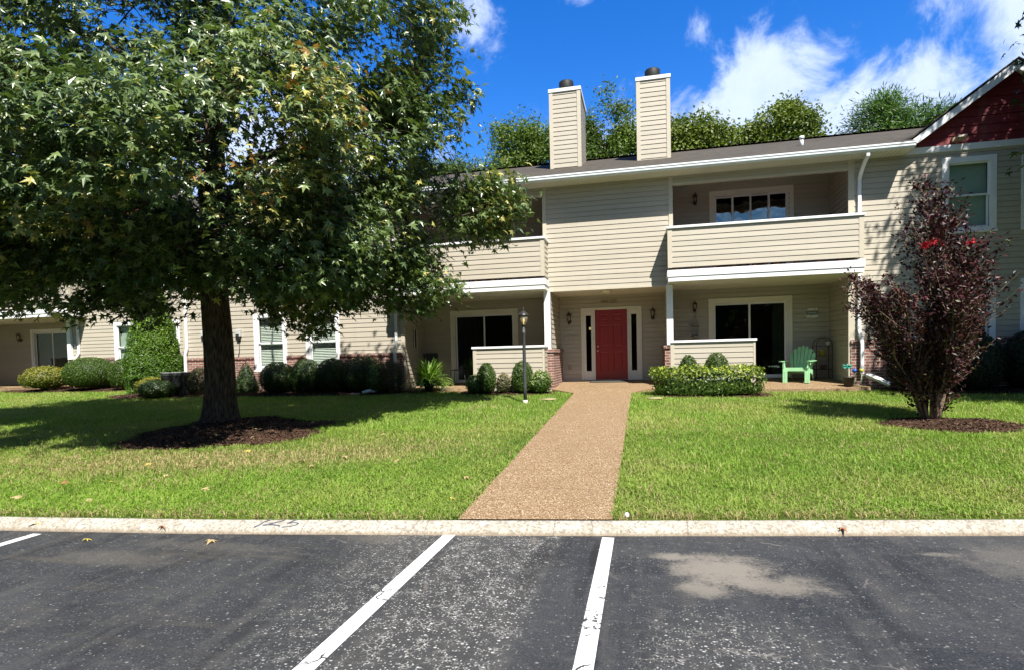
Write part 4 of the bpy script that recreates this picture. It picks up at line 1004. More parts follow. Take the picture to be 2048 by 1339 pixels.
def big_tree(root, base, lobes, nclus, rng, leafsize, nleaf, limbs, trunkr, height, pal, leafmat, bark, name='crown', lean=(0, 0), gapfreq=.85, gapthr=.41, spread=.19, void=False):
    base = np.array(base, float)
    # trunk
    hs = np.array([-.15, .0, .12, .35, .8, 1.6, 2.6, 3.8, 5.2, 6.8, height]); rs = np.array([1.55, 1.38, 1.2, 1.08, 1.0, .95, .88, .80, .62, .38, .08])*trunkr
    tp = np.stack([base[0]+lean[0]*hs/height+.04*np.sin(hs*1.3), base[1]+lean[1]*hs/height+.04*np.cos(hs*1.1), base[2]+hs], 1)
    mb = MB(); nn = 28; V = []
    for i in range(len(hs)):
        for k_ in range(nn):
            a = 2*pi*k_/nn; rad = rs[i]*(1+.05*sin(5*a+hs[i]*.6)*(1.6 if hs[i] < .4 else .7)+.03*sin(9*a+hs[i]))
            V.append((tp[i][0]+rad*cos(a), tp[i][1]+rad*sin(a), tp[i][2]))
    mb.smooth = True; mb.add(V, [(i*nn+k_, i*nn+(k_+1) % nn, (i+1)*nn+(k_+1) % nn, (i+1)*nn+k_) for i in range(len(hs)-1) for k_ in range(nn)])
    trunk = mb.build('trunk', bark, root)
    def trunk_at(h): return np.array([np.interp(h, hs, tp[:, j]) for j in range(3)]), float(np.interp(h, hs, rs))
    # clusters in lobes
    Lb = np.array([l[:6] for l in lobes], float); vol = Lb[:, 3]*Lb[:, 4]*Lb[:, 5]; pr = vol**.66; pr /= pr.sum()
    N = int(nclus*3.2); li = rng.choice(len(lobes), N, p=pr); d = norm(rng.randn(N, 3)); r = .50+.50*rng.rand(N)**.75
    P = Lb[li, :3]+d*r[:, None]*Lb[li, 3:6]
    nz = vnoise(P, gapfreq, 21, 2); P = P[nz > gapthr]
    if void:
        A_ = np.array([base[0]+.1, base[1], 5.5]); B_ = np.array([0, 0, 1.6]); ab = B_-A_; t_ = np.clip((P-A_)@ab/(ab@ab), 0, 1); dd = np.linalg.norm((P-(A_+t_[:, None]*ab))*np.array([1, 1, .75]), axis=1); P = P[(dd > .85*(1-t_)+.05) | (rng.rand(len(P)) < .12)]
    P = P[:nclus]
    cen = np.array([base[0]+lean[0]*.5, base[1]+lean[1]*.5])
    # limbs
    mbb = MB(); lim_pts = []
    for (h, azm, ln, up) in limbs:
        s0, r0 = trunk_at(h); e = s0+np.array([cos(azm)*ln, sin(azm)*ln, up]); p = curve_pts(s0, e, .06, 9, .05, rng)
        rad = np.linspace(r0*.55, .018, 9); mbb.tube(p, rad, 8); lim_pts.append((p, rad))
    allp = np.concatenate([p for p, _ in lim_pts]+[np.stack([trunk_at(h)[0] for h in np.linspace(2.8, height*.98, 14)])])
    allr = np.concatenate([r_ for _, r_ in lim_pts]+[np.linspace(trunkr*.5, .02, 14)])
    # secondary branches to spread nodes
    sel = P[rng.choice(len(P), min(len(P), 130), replace=False)]; sec = []
    for q in sel:
        q = q*.9+np.array([cen[0], cen[1], q[2]])*.1
        dd = np.linalg.norm(allp-q, axis=1)+np.maximum(allp[:, 2]-q[2]+.2, 0)*1.2; j = int(np.argmin(dd))
        p = curve_pts(allp[j], q, .05, 6, .10, rng); rad = np.linspace(min(allr[j]*.6, .045), .010, 6); mbb.tube(p, rad, 5, cap=False); sec.append(p[1:])
    secp = np.concatenate(sec)
    # twigs
    for q in P[::2]:
        dd = np.linalg.norm(secp-q, axis=1); j = int(np.argmin(dd))
        if .1 < dd[j] < 2.2: mbb.tube(curve_pts(secp[j], q, .04, 4, .12, rng), np.linspace(.009, .004, 4), 3, cap=False)
    mbb.build('branches', bark, root)
    # leaves
    n = len(P)*nleaf; ci = np.repeat(np.arange(len(P)), nleaf)
    out = np.stack([P[:, 0]-cen[0], P[:, 1]-cen[1], np.zeros(len(P))], 1); out = norm(out+rng.randn(len(P), 3)*.2)
    off = rng.randn(n, 3)*np.array([spread, spread, spread*.62]); LP = P[ci]+off
    o = norm(out[ci]+off*1.2); nrm = norm(np.array([0, 0, .75])+o*.55+rng.randn(n, 3)*.48)
    tip = o*.7+rng.randn(n, 3)*.55+np.array([0, 0, -.75])
    sz = leafsize*(.6+.65*rng.rand(n))
    tone = vnoise(P, .9, 33, 2)[ci]; rn = rng.rand(n)
    g0, g1, ye, orr = [np.array(c) for c in pal]
    col = g0+(g1-g0)*(np.clip(tone*.9+rn*.75-.38, 0, 1)**1.2)[:, None]
    yz = vnoise(P, .75, 55, 2)[ci]; ysel = (rng.rand(n) < np.clip((yz-.59)*2.2, 0.003, .45)); col[ysel] = ye*(.7+.6*rng.rand(ysel.sum()))[:, None]
    osel = (rng.rand(n) < np.clip((yz-.70)*1.6, .0005, .2)); col[osel] = orr*(.6+.7*rng.rand(osel.sum()))[:, None]
    tv, tf = star_leaf(); V, F, c = scatter(tv, tf, LP, frames(nrm, tip), sz, col)
    return np_mesh(name, V, F, leafmat, parent=root, col=c)

def TP(rx, ry, z, base):    # offset along the viewer's right / depth, from the trunk
    return (base[0]+Rh[0]*rx+Fv[0]*ry, base[1]+Rh[1]*rx+Fv[1]*ry, z)
rng = np.random.RandomState(11)
TB = (-8.32, 9.95, g(-8.32, 9.95)+.05)
GUM = thing('sweetgum_tree', 'large dark green sweetgum tree with a broad crown on the left lawn', 'tree', TB)
LOB = [(-.9, -1.3, 6.2, 4.1, 3.1, 3.5), (3.5, -.3, 4.3, 1.9, 1.5, 1.5), (3.3, -.4, 7.4, 2.0, 1.5, 1.7), (5.0, .1, 7.55, .95, .8, .6), (4.1, -.2, 6.5, 1.1, 1.0, .8), (5.4, .0, 4.7, .7, .7, .8), (5.15, .0, 4.75, .8, .8, .85), (2.4, -1.6, 3.45, 1.5, 1.4, .9),
       (3.3, .1, 2.95, 1.25, 1.0, .75), (-2.2, -1.0, 3.2, 1.6, 1.4, .95), (-4.3, -.6, 4.8, 2.2, 1.7, 2.0), (-4.4, -.1, 3.55, 1.6, 1.3, .75), (-3.6, -.9, 7.7, 2.1, 1.6, 1.7), (.2, -1.8, 3.6, 1.3, 1.2, .7),
       (1.8, -.1, 2.85, 1.1, 1.0, .75), (-1.3, .0, 2.9, 1.0, .9, .6), (2.1, -2.9, 5.2, 1.7, 1.5, 1.6), (-1.0, -3.7, 4.9, 2.2, 1.4, 1.5), (1.0, -1.3, 9.0, 2.4, 1.6, 1.2), (-6.0, -1.3, 5.2, 1.5, 1.6, 1.6), (4.2, .0, 3.3, .9, .8, .7),
       (4.8, .1, 4.5, 1.3, 1.0, 1.15), (-6.2, .1, 4.5, 1.4, 1.2, 1.2), (4.0, -.6, 5.5, 1.3, 1.1, .9), (1.0, .3, 4.2, 2.4, 1.2, 1.3), (-3.0, .2, 4.4, 2.4, 1.2, 1.4), (1.2, -4.1, 4.6, 1.6, .9, 1.0), (-3.3, -3.1, 4.4, 1.9, 1.4, 1.2)]
LOBW = [(*TP(l[0], l[1], l[2], TB), *l[3:]) for l in LOB]
LIMBS = [(2.9, .2, 3.6, .5), (3.2, 1.5, 3.0, .8), (3.1, 2.8, 3.8, .6), (3.4, 4.2, 3.3, .4), (3.6, 5.4, 3.4, .9), (4.2, .4, 3.6, 2.6), (4.5, 2.9, 3.0, 2.8), (4.9, 4.9, 2.6, 1.4), (5.3, 1.9, 2.6, 1.9), (5.6, 6.0, 3.2, 2.2), (6.1, 3.4, 3.0, 1.6), (6.8, .9, 2.4, 1.6), (7.2, 4.4, 2.0, 1.4), (3.0, 5.9, 4.2, .3), (3.7, 3.5, 4.2, 1.2)]
big_tree(GUM, TB, LOBW, 3300, rng, .146, 33, LIMBS, .285, 9.2,
         ((.030, .064, .014), (.185, .250, .085), (.34, .32, .09), (.34, .17, .05)), LEAF, BARK, lean=(.15, .1), void=True)

# off-frame shade tree on the right: its shadow falls on the right wing and lawn
rng2 = np.random.RandomState(8)
SB = (10.9, 12.0, g(10.9, 12.0))
SH = thing('shade_tree', 'tall green tree just off the right edge shading the right wing', 'tree', SB)
big_tree(SH, SB, [(11.2, 12.1, 7.6, 3.9, 3.5, 3.2), (9.9, 12.2, 5.6, 2.6, 2.6, 1.9), (12, 12, 9.2, 3, 3, 2.0), (9.6, 12.6, 7.6, 2.1, 2.0, 2.4), (10.5, 12.4, 10.4, 2.6, 2.4, 2.0)], 1900, rng2, .17, 24, [(3, a*1.05, 3.0, 1.2+.5*a) for a in range(6)], .22, 9.5,
         ((.025, .05, .015), (.07, .11, .03), (.17, .16, .035), (.2, .1, .03)), LEAF, BARK, gapthr=.12, spread=.3)

def shrub(name, label, x, y, w, h, style, group=None, seed=1, d=None, z=None, shape='ball', dens=1.0):
    """foliage on a clipped or loose body; real leaves in a shell over short stems"""
    rng = np.random.RandomState(seed); z0 = (g(x, y) if z is None else z)+.02; d = d or w
    rt = thing(name, label, 'shrub', (x, y, z0), group=group)
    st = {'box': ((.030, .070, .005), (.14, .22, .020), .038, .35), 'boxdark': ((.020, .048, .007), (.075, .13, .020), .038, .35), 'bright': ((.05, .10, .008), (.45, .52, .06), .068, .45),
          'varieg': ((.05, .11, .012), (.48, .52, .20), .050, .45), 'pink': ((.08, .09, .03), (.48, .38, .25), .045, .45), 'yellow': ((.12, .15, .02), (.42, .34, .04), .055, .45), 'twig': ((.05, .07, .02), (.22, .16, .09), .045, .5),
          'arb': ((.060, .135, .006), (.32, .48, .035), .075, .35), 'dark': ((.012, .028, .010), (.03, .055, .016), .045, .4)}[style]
    area = pi*(w*.5+d*.5)*h*.9+pi*w*d*.25; ls = st[2]; loose = style in ('arb', 'bright', 'varieg', 'pink', 'yellow', 'twig')
    n = int(area/(ls*ls*.5)*1.5*dens); n = min(n, 26000)
    a = rng.rand(n)*2*pi; u = rng.rand(n)
    if shape == 'ball': ph = np.arccos(1-1.72*u); rr = np.sin(ph); zz = .46+.54*np.cos(ph); nx_, nz_ = np.sin(ph), np.cos(ph)*w/h
    elif shape == 'cone':  # tall clipped cone
        zz = 1-np.sqrt(rng.rand(n)); zz = np.clip(zz*1.02, 0, 1); rr = (1-zz**1.35)**.72*(1-.12*(zz < .12)); nx_, nz_ = np.ones(n), .35+zz*.6
    else:  # box-like hedge
        ph = np.arccos(1-1.75*u); rr = np.sin(ph)**.45; zz = .46+.54*np.sign(np.cos(ph))*np.abs(np.cos(ph))**.55; nx_, nz_ = np.sin(ph)**2, np.cos(ph)
    ca, sa = np.cos(a), np.sin(a)
    if shape == 'hedge': kx = (np.abs(ca)**4+np.abs(sa)**4)**(-.25); ca2, sa2 = ca*kx, sa*kx
    else: ca2, sa2 = ca, sa
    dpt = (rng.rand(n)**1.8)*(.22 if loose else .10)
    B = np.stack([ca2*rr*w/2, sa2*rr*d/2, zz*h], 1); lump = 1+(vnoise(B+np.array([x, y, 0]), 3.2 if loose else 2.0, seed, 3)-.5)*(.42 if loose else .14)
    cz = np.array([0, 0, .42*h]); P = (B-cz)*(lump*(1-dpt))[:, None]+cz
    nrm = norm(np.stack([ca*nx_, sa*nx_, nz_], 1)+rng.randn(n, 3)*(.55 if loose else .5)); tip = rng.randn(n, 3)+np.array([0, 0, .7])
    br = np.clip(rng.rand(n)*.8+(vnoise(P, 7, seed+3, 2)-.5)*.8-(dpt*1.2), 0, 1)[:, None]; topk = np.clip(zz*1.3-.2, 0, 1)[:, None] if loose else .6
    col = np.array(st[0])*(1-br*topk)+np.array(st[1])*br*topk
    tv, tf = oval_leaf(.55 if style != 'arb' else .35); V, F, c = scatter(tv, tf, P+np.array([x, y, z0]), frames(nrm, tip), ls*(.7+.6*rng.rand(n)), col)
    # added core shell, coloured dark like the shaded inside, stops see-through
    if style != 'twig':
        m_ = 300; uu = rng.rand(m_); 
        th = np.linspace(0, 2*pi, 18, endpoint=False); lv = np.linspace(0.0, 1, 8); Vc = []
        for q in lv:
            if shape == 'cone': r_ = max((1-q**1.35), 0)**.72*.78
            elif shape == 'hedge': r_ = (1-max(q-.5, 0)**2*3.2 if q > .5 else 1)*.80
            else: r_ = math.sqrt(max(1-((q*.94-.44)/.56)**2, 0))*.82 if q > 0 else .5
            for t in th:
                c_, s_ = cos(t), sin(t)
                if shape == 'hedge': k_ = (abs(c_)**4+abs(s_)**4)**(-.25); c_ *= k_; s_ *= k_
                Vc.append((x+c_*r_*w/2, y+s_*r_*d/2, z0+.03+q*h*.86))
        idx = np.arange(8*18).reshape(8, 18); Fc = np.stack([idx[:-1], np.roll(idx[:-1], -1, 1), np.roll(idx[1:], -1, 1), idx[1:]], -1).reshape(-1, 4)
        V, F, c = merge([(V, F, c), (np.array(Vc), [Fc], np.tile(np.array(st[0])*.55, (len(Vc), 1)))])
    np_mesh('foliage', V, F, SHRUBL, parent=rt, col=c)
    mb = MB()
    for k_ in range(7 if style != 'twig' else 16):
        a_ = rng.rand()*2*pi; r_ = rng.rand()*.3+.1
        mb.tube([(x+cos(a_)*.03, y+sin(a_)*.03, z0-.03), (x+cos(a_)*w*r_*.6, y+sin(a_)*d*r_*.6, z0+h*.45), (x+cos(a_)*w*r_, y+sin(a_)*d*r_, z0+h*.85)], [.010, .007, .003], 4)
    mb.build('stems', BARK2 if style == 'twig' else BARK, rt); return rt

BX = 'clipped boxwoods along the left wall'
shrub('shrub', 'yellow and green mounded shrub beside the far left patio', -20.7, 16.3, 1.45, .80, 'yellow', seed=1, z=.86)
shrub('boxwood_shrub', 'wide round clipped boxwood left of the tall arborvitae', -18.85, 16.4, 1.62, 1.08, 'box', seed=2, z=.86, dens=1.2)
shrub('boxwood_shrub', 'smaller clipped boxwood tucked against the left side of the arborvitae', -17.3, 16.3, .95, 1.02, 'box', seed=3, z=.84)
shrub('arborvitae', 'tall bright green arborvitae rising beside the corner of the building', -15.35, 15.6, 1.8, 3.8, 'arb', seed=4, shape='cone', dens=2.4)
shrub('shrub', 'low yellow tipped shrub at the foot of the arborvitae', -14.35, 14.45, .95, .58, 'yellow', seed=5)
shrub('shrub', 'loose reddish twiggy shrub just left of the big tree trunk', -12.9, 14.75, .75, .80, 'twig', seed=7)
shrub('shrub', 'dark leafy shrub in front of the cooling unit', -13.7, 14.0, 1.0, .52, 'boxdark', seed=17)
shrub('boxwood_shrub', 'cone shaped dark boxwood immediately right of the big trunk', -11.42, 14.85, .72, .92, 'boxdark', BX, seed=8, shape='cone')
shrub('boxwood_shrub', 'dark round boxwood under the first left wing window', -10.33, 14.8, 1.0, .90, 'boxdark', BX, seed=9)
shrub('boxwood_shrub', 'dark round boxwood between the two left wing windows', -9.42, 14.85, .90, .96, 'boxdark', BX, seed=10)
shrub('boxwood_shrub', 'dark round boxwood under the second left wing window', -8.60, 14.85, .92, .98, 'boxdark', BX, seed=11)
shrub('boxwood_shrub', 'widest dark boxwood, rightmost of the row under the left wing', -7.62, 14.85, 1.18, 1.0, 'boxdark', BX, seed=12)
shrub('shrub', 'loose variegated shrub leaning on the widest boxwood', -7.15, 14.55, .55, .80, 'varieg', seed=13, dens=.6)
shrub('shrub', 'thin reddish twiggy shrub in front of the left downspout', -6.72, 14.65, .62, .88, 'twig', seed=14)
PB = 'small shrubs in front of the left porch wall'
shrub('shrub', 'variegated low shrub at the left end of the porch bed', -4.28, 14.42, .50, .50, 'varieg', PB, seed=15)
shrub('boxwood_shrub', 'upright clipped boxwood, left one before the left porch wall', -3.95, 14.38, .50, .78, 'box', PB, seed=16)
shrub('shrub', 'pinkish cream low shrub between two upright boxwoods', -3.50, 14.40, .42, .50, 'pink', PB, seed=18)
shrub('boxwood_shrub', 'upright clipped boxwood directly behind the lamp post', -3.0, 14.38, .55, .82, 'box', PB, seed=19)
shrub('shrub', 'leafy green and white shrub beside the brick pier at the entry', -2.56, 14.45, .60, .56, 'varieg', PB, seed=20)
shrub('hedge', 'bright yellow green hedge in front of the right porch wall', 1.42, 14.1, 2.45, .66, 'bright', seed=21, d=.85, shape='hedge', dens=1.5)
HBX = 'clipped boxwoods behind the bright hedge'
shrub('boxwood_shrub', 'small round boxwood top behind the left half of the bright hedge', 1.06, 14.52, .46, .90, 'box', HBX, seed=22)
shrub('boxwood_shrub', 'wider round boxwood top behind the middle of the bright hedge', 1.72, 14.52, .60, .93, 'box', HBX, seed=23)
RB = 'large dark shrubs against the right wing'
shrub('boxwood_shrub', 'dark shrub beside the right downspout on the right wing', 6.0, 14.85, .98, 1.10, 'dark', RB, seed=24)
shrub('boxwood_shrub', 'dark shrub behind the trunk of the burgundy tree', 7.15, 14.85, 1.25, 1.28, 'dark', RB, seed=25)
shrub('boxwood_shrub', 'largest dark shrub at the right edge of the right wing', 8.45, 14.8, 1.35, 1.35, 'dark', RB, seed=26)
shrub('boxwood_shrub', 'dark shrub just past the right edge under the wing window', 9.8, 14.8, 1.25, 1.3, 'dark', RB, seed=27)

# burgundy crape myrtle
def myrtle(x, y):
    rng = np.random.RandomState(5); z0 = g(x, y)+.05
    rt = thing('crape_myrtle', 'burgundy leaved multi stem crape myrtle with a few red flowers on the right lawn', 'tree', (x, y, z0))
    mb = MB(); LP = []; TD = []; H = 3.85
    stems = []
    for k_ in range(17):
        a = 2*pi*k_/17+rng.randn()*.2; t = rng.rand()**.7; top = H*(1.0-.52*t)-rng.rand()*.25; out = (.12+.80*t*(.8+.4*rng.rand()))*(1 if cos(a) < .2 else .72)
        b = np.array([x+cos(a)*.10, y+sin(a)*.10, z0-.05]); e = np.array([x+cos(a)*out, y+sin(a)*out*.9, z0+top])
        m1 = b+(e-b)*.33; m1[:2] = b[:2]+(e[:2]-b[:2])*.30; m2 = b+(e-b)*.68; m2[:2] = b[:2]+(e[:2]-b[:2])*.80
        tt = np.linspace(0, 1, 12)[:, None]; p = (1-tt)**3*b+3*(1-tt)**2*tt*m1+3*(1-tt)*tt*tt*m2+tt**3*e; p[1:-1] += rng.randn(10, 3)*.018
        mb.tube(p, np.linspace(.021, .004, 12), 6); stems.append(p)
    for p in stems:
        for j in range(1, 12):
            for rep in range(7 if j > 3 else 5):
                if j <= 2 and rng.rand() < .70: continue
                a = rng.rand()*2*pi; L = (.22+.42*rng.rand())*(1.0 if j > 3 else .8)*(1 if j < 10 else .6)
                ox = p[j][:2]-np.array([x, y]); on = ox/(np.linalg.norm(ox)+.1)
                e = p[j]+np.array([(cos(a)*.60+on[0]*.55)*L, (sin(a)*.60+on[1]*.55)*L, L*(.80+.5*rng.rand())])
                mb.tube([p[j], (p[j]+e)/2+rng.randn(3)*.02, e], [.005, .004, .002], 3, cap=False)
                m_ = 21; t = rng.rand(m_)[:, None]**.7; q = p[j]+(e-p[j])*t+rng.randn(m_, 3)*.035; LP.append(q); TD.append(np.tile(e-p[j], (m_, 1)))
    mb.build('stems', BARK2, rt); LP = np.concatenate(LP); TD = norm(np.concatenate(TD)); n = len(LP)
    nrm = norm(rng.randn(n, 3)*.6+np.array([0, 0, .6])); tip = TD+rng.randn(n, 3)*.7
    b_ = rng.rand(n)[:, None]**1.5; col = np.array([.012, .005, .006])*(1-b_)+np.array([.085, .022, .025])*b_; gsel = rng.rand(n) < .07; col[gsel] = np.array([.10, .10, .045])
    tv, tf = oval_leaf(.5); V, F, c = scatter(tv, tf, LP, frames(nrm, tip), (.068*(.7+.6*rng.rand(n))), col)
    np_mesh('crown', V, F, REDL, parent=rt, col=c)
    # flower clusters
    for (fx, fz) in ((-.38, 2.72), (-.25, 2.76), (.34, 2.74)):
        f_ = rng.randn(90, 3)*np.array([.035, .025, .025])+np.array([x+fx*.97, y-.55+fx*.22, z0+fz]); tv, tf = oval_leaf(.9)
        V, F, c = scatter(tv, tf, f_, frames(norm(rng.randn(90, 3)), rng.randn(90, 3)), .02+.015*rng.rand(90), np.tile([.36, .010, .018], (90, 1)))
        np_mesh('flower_cluster', V, F, REDL, parent=rt, col=c)
myrtle(4.62, 10.75)

# trees behind the roof
def far_tree(name, label, x, y, top, crowns, style, seed):
    rng = np.random.RandomState(seed); rt = thing(name, label, 'tree', (x, y, .8), group='trees behind the roof'); Ps = []
    for (dx, dz, rx, rz) in crowns:
        n_ = int(420*rx*rz*(1.0 if style != 'pine' else .9)); d_ = norm(rng.randn(n_, 3)); r_ = .25+.75*rng.rand(n_)**.55
        Ps.append(np.array([x+dx, y, top+dz])+d_*r_[:, None]*np.array([rx, rx*.8, rz]))
    P = np.concatenate(Ps); nz = vnoise(P, 1.15 if style != 'pine' else 1.3, seed+40, 3); P = P[(vnoise(P, .42, seed+9, 2) > .37) | (P[:, 2] < top-1.6)]; nz = vnoise(P, 1.15 if style != 'pine' else 1.3, seed+40, 3); P = P[nz > (.505 if style == 'feather' else .45)]
    kk = 13 if style != 'pine' else 9; n = len(P)*kk; ci = np.repeat(np.arange(len(P)), kk); LP = P[ci]+rng.randn(n, 3)*np.array([.28, .28, .20])
    if style == 'pine': tip = LP-P[ci]+np.array([0, 0, .15])+rng.randn(n, 3)*.1; sz = .34*(.7+.5*rng.rand(n)); tv, tf = oval_leaf(.16)
    elif style == 'feather': tip = rng.randn(n, 3)+np.array([0, 0, -.5]); sz = .20*(.6+.7*rng.rand(n)); tv, tf = oval_leaf(.42)
    else: tip = rng.randn(n, 3); sz = .19*(.6+.7*rng.rand(n)); tv, tf = oval_leaf(.55)
    nrm = norm(rng.randn(n, 3)*.7+np.array([0, -.3, .7])); t_ = np.clip(vnoise(P, .7, seed, 3)[ci]*1.2-.1+rng.rand(n)*.35-.15, 0, 1)[:, None]
    pal = {'feather': ((.022, .055, .010), (.15, .22, .030)), 'broad': ((.028, .060, .008), (.19, .24, .030)), 'pine': ((.014, .045, .010), (.10, .19, .030))}[style]
    col = np.array(pal[0])*(1-t_)+np.array(pal[1])*t_; V, F, c = scatter(tv, tf, LP, frames(nrm, tip), sz, col)
    np_mesh('crown', V, F, FARL, parent=rt, col=c)
    mb = MB(); mb.tube([(x, y, .5), (x+.1, y, top*.5), (x, y, top-.5)], [.35, .25, .08], 8); mb.build('trunk', BARK, rt)
    mb = MB()
    for q in P[rng.choice(len(P), min(60, len(P)), replace=False)]:
        s_ = np.array([x, y, min(q[2]-.8, top-1)]); mb.tube(curve_pts(s_, q, .03, 5, .1, rng), np.linspace(.07, .015, 5), 4, cap=False)
    mb.build('branches', BARK, rt)
def at(px, py, Y):   # read a far point off the photograph once, to a world position at depth Y
    d = RR*(px-1024)/FPX - UP*(py-758.07)/FPX + FF; t = Y/d[1]; return d[0]*t, EYE+d[2]*t
for (nm, lb, px, py, Y, cr, st, sd) in [
    ('feathery_tree', 'feathery green tree rising left of the left chimney', 1035, 300, 33, [(0, 0, 1.5, 1.3), (-1.1, 1.3, .55, .4), (.1, 1.5, .6, .9), (1.3, .4, 1.2, 1.2), (-.6, -1.6, 2.2, 1.6), (-4, -1.6, 2.5, 1.6)], 'feather', 1),
    ('tall_tree', 'tall airy tree between the two chimneys', 1215, 260, 32, [(0, 0, 1.5, 1.6), (-.2, 1.9, .7, .5), (1.0, -.3, 1.2, 1.2), (-1.2, -.4, 1.0, 1.4), (.2, -2.2, 2.6, 1.6), (-2.6, -.6, .9, 1.2)], 'feather', 2),
    ('round_tree', 'rounded yellow green tree just right of the right chimney', 1392, 282, 33, [(0, 0, 1.8, 1.5), (-1.4, -.2, 1.3, 1.2), (1.0, -.3, 1.0, 1.0), (0, -1.8, 2.8, 1.5)], 'broad', 3),
    ('loose_tree', 'loose leafy tree standing behind the roof vent', 1565, 262, 34, [(0, 0, 1.5, 1.3), (1.3, -.1, 1.3, .9), (-1.5, -.5, 1.2, 1.0), (.1, .9, .7, .6), (0, -2.0, 3.0, 1.6)], 'broad', 4),
    ('pine_tree', 'dark needled pine with billowy clumps next to the red gable', 1775, 248, 36, [(-.5, .3, 1.4, 1.0), (-.1, 1.0, .8, .6), (1.6, .1, 1.5, .7), (2.9, -.1, 1.0, .6), (-2.0, -.5, .7, .5), (.8, -1.0, 2.6, 1.0), (1.0, -2.5, 3.5, 1.3)], 'pine', 5)]:
    X_, Z_ = at(px, py, Y); far_tree(nm, lb, X_, Y, Z_, cr, st, sd)

# ------------------------------------------------------------------ grass
rng = np.random.RandomState(77)
def grass_zone(n, y0, y1, tall, wid, seg):
    t = rng.rand(n); y = (y0**-1*(1-t)+y1**-1*t)**-1 if seg else y0+(y1-y0)*rng.rand(n)
    xl = -1.45*y-.6; xr = .70*y+4.5; x = xl+(xr-xl)*rng.rand(n)
    ok = y > yk(x)+.02
    xo, yo = x, y; wz = (vnoise(np.stack([x, y], 1), 5, 71, 3)-.5)*.09; x = x+wz*np.sign(-(x+1.0))*-1
    ok &= ~in_poly(x, y, [(-1.69, 4.9), (-.30, 4.9), (-.30, 14.45), (.15, 14.9), (.45, 15.1), (.45, 17), (-2.5, 17), (-2.45, 15.05), (-1.71, 14.42)])
    x = xo
    ok &= ~((y > 14.78) & (x > -6.7) & (x < 5.3)) & ~((y > 15.2) & (x > -14)) & ~((y > 16.55) & (x > -27)) & ~((x < -20.5) & (y > 16.5))
    for i in range(len(BEDS)):
        ok &= bed_r(i, x, y) > .98+(rng.rand(n)-.5)*.10
    x, y = x[ok], y[ok]; n = len(x); z = g_(x, y)-.008
    z = z+(vnoise(np.stack([x, y], 1), .9, 3, 2)-.5)*.03*np.clip(y-yk(x), 0, 1)*np.clip((13.5-y)/2, 0, 1)
    pn = np.stack([x, y], 1); big = vnoise(pn, .55, 61, 3); mid = vnoise(pn, 3.2, 62, 3)
    dry = np.exp(-(((x+5.2)/2.2)**2+((y-7.2-(x+5.2)*.35)/.62)**2))*1.1+np.exp(-(((x+8.2)/1.5)**2+((y-6.9)/.9)**2))*.5+np.exp(-((y-yk(x))/.16)**2)*.45
    dry = dry*(.35+1.3*mid)+.16*(vnoise(pn, 1.4, 63, 3) > .62)
    br = np.clip(.45*mid+.35*big+.45*rng.rand(n)-.1, 0, 1)[:, None]
    col = np.array([.075, .165, .016])*(1-br)+np.array([.31, .46, .07])*br
    yl = np.clip((vnoise(pn, .9, 64, 2)-.45)*1.6, 0, .6)[:, None]; col = col*(1-yl)+np.array([.33, .36, .10])*yl
    s_ = (rng.rand(n) < np.clip(dry+.07, 0, .85)); col[s_] = (np.array([.44, .36, .18])*(.6+.6*rng.rand(s_.sum())[:, None]))
    edge = np.exp(-((y-yk(x))/.07)**2)*(vnoise(pn, 6, 65, 3) > .5)
    keep = rng.rand(n) > np.clip(dry*.35+edge*.9, 0, .92)
    a = rng.rand(n)*2*pi; hh = tall*(.4+1.15*rng.rand(n)**1.6)*(.75+.5*mid); lean = .4+1.5*rng.rand(n)**1.5; ww = wid*(.6+.8*rng.rand(n))
    dx, dy = np.cos(a), np.sin(a); sx_, sy_ = -dy*ww/2, dx*ww/2
    x, y, z, col, hh, lean, dx, dy, sx_, sy_ = [q[keep] for q in (x, y, z, col, hh, lean, dx, dy, sx_, sy_)]; n = len(x)
    b0 = np.stack([x-sx_, y-sy_, z], 1); b1 = np.stack([x+sx_, y+sy_, z], 1); mx = hh*lean*.45; mz = hh*.62
    if seg:
        m0 = np.stack([x+dx*mx*.5-sx_*.9, y+dy*mx*.5-sy_*.9, z+mz], 1); m1 = np.stack([x+dx*mx*.5+sx_*.9, y+dy*mx*.5+sy_*.9, z+mz], 1)
        tp = np.stack([x+dx*hh*lean, y+dy*hh*lean, z+hh*.9], 1); V = np.stack([b0, b1, m1, m0, tp], 1).reshape(-1, 3); i = np.arange(n)[:, None]*5
        F = [i+np.array([[0, 1, 2, 3]]), i+np.array([[3, 2, 4]])]; c = np.repeat(col, 5, 0)
    else:
        tp = np.stack([x+dx*hh*lean*.8, y+dy*hh*lean*.8, z+hh], 1); V = np.stack([b0, b1, tp], 1).reshape(-1, 3); F = [np.arange(n)[:, None]*3+np.array([[0, 1, 2]])]; c = np.repeat(col, 3, 0)
    return V, F, c
V, F, c = merge([grass_zone(520000, 4.4, 9.5, .045, .0065, True), grass_zone(640000, 9.3, 17.4, .045, .0105, False)])
gr = np_mesh('grass', V, F, GRASSM, col=c); tag(gr, 'short green lawn grass with dry patches', 'grass', kind='stuff')

# ------------------------------------------------------------------ movable things
def sz(y): return float(slab_z(y))
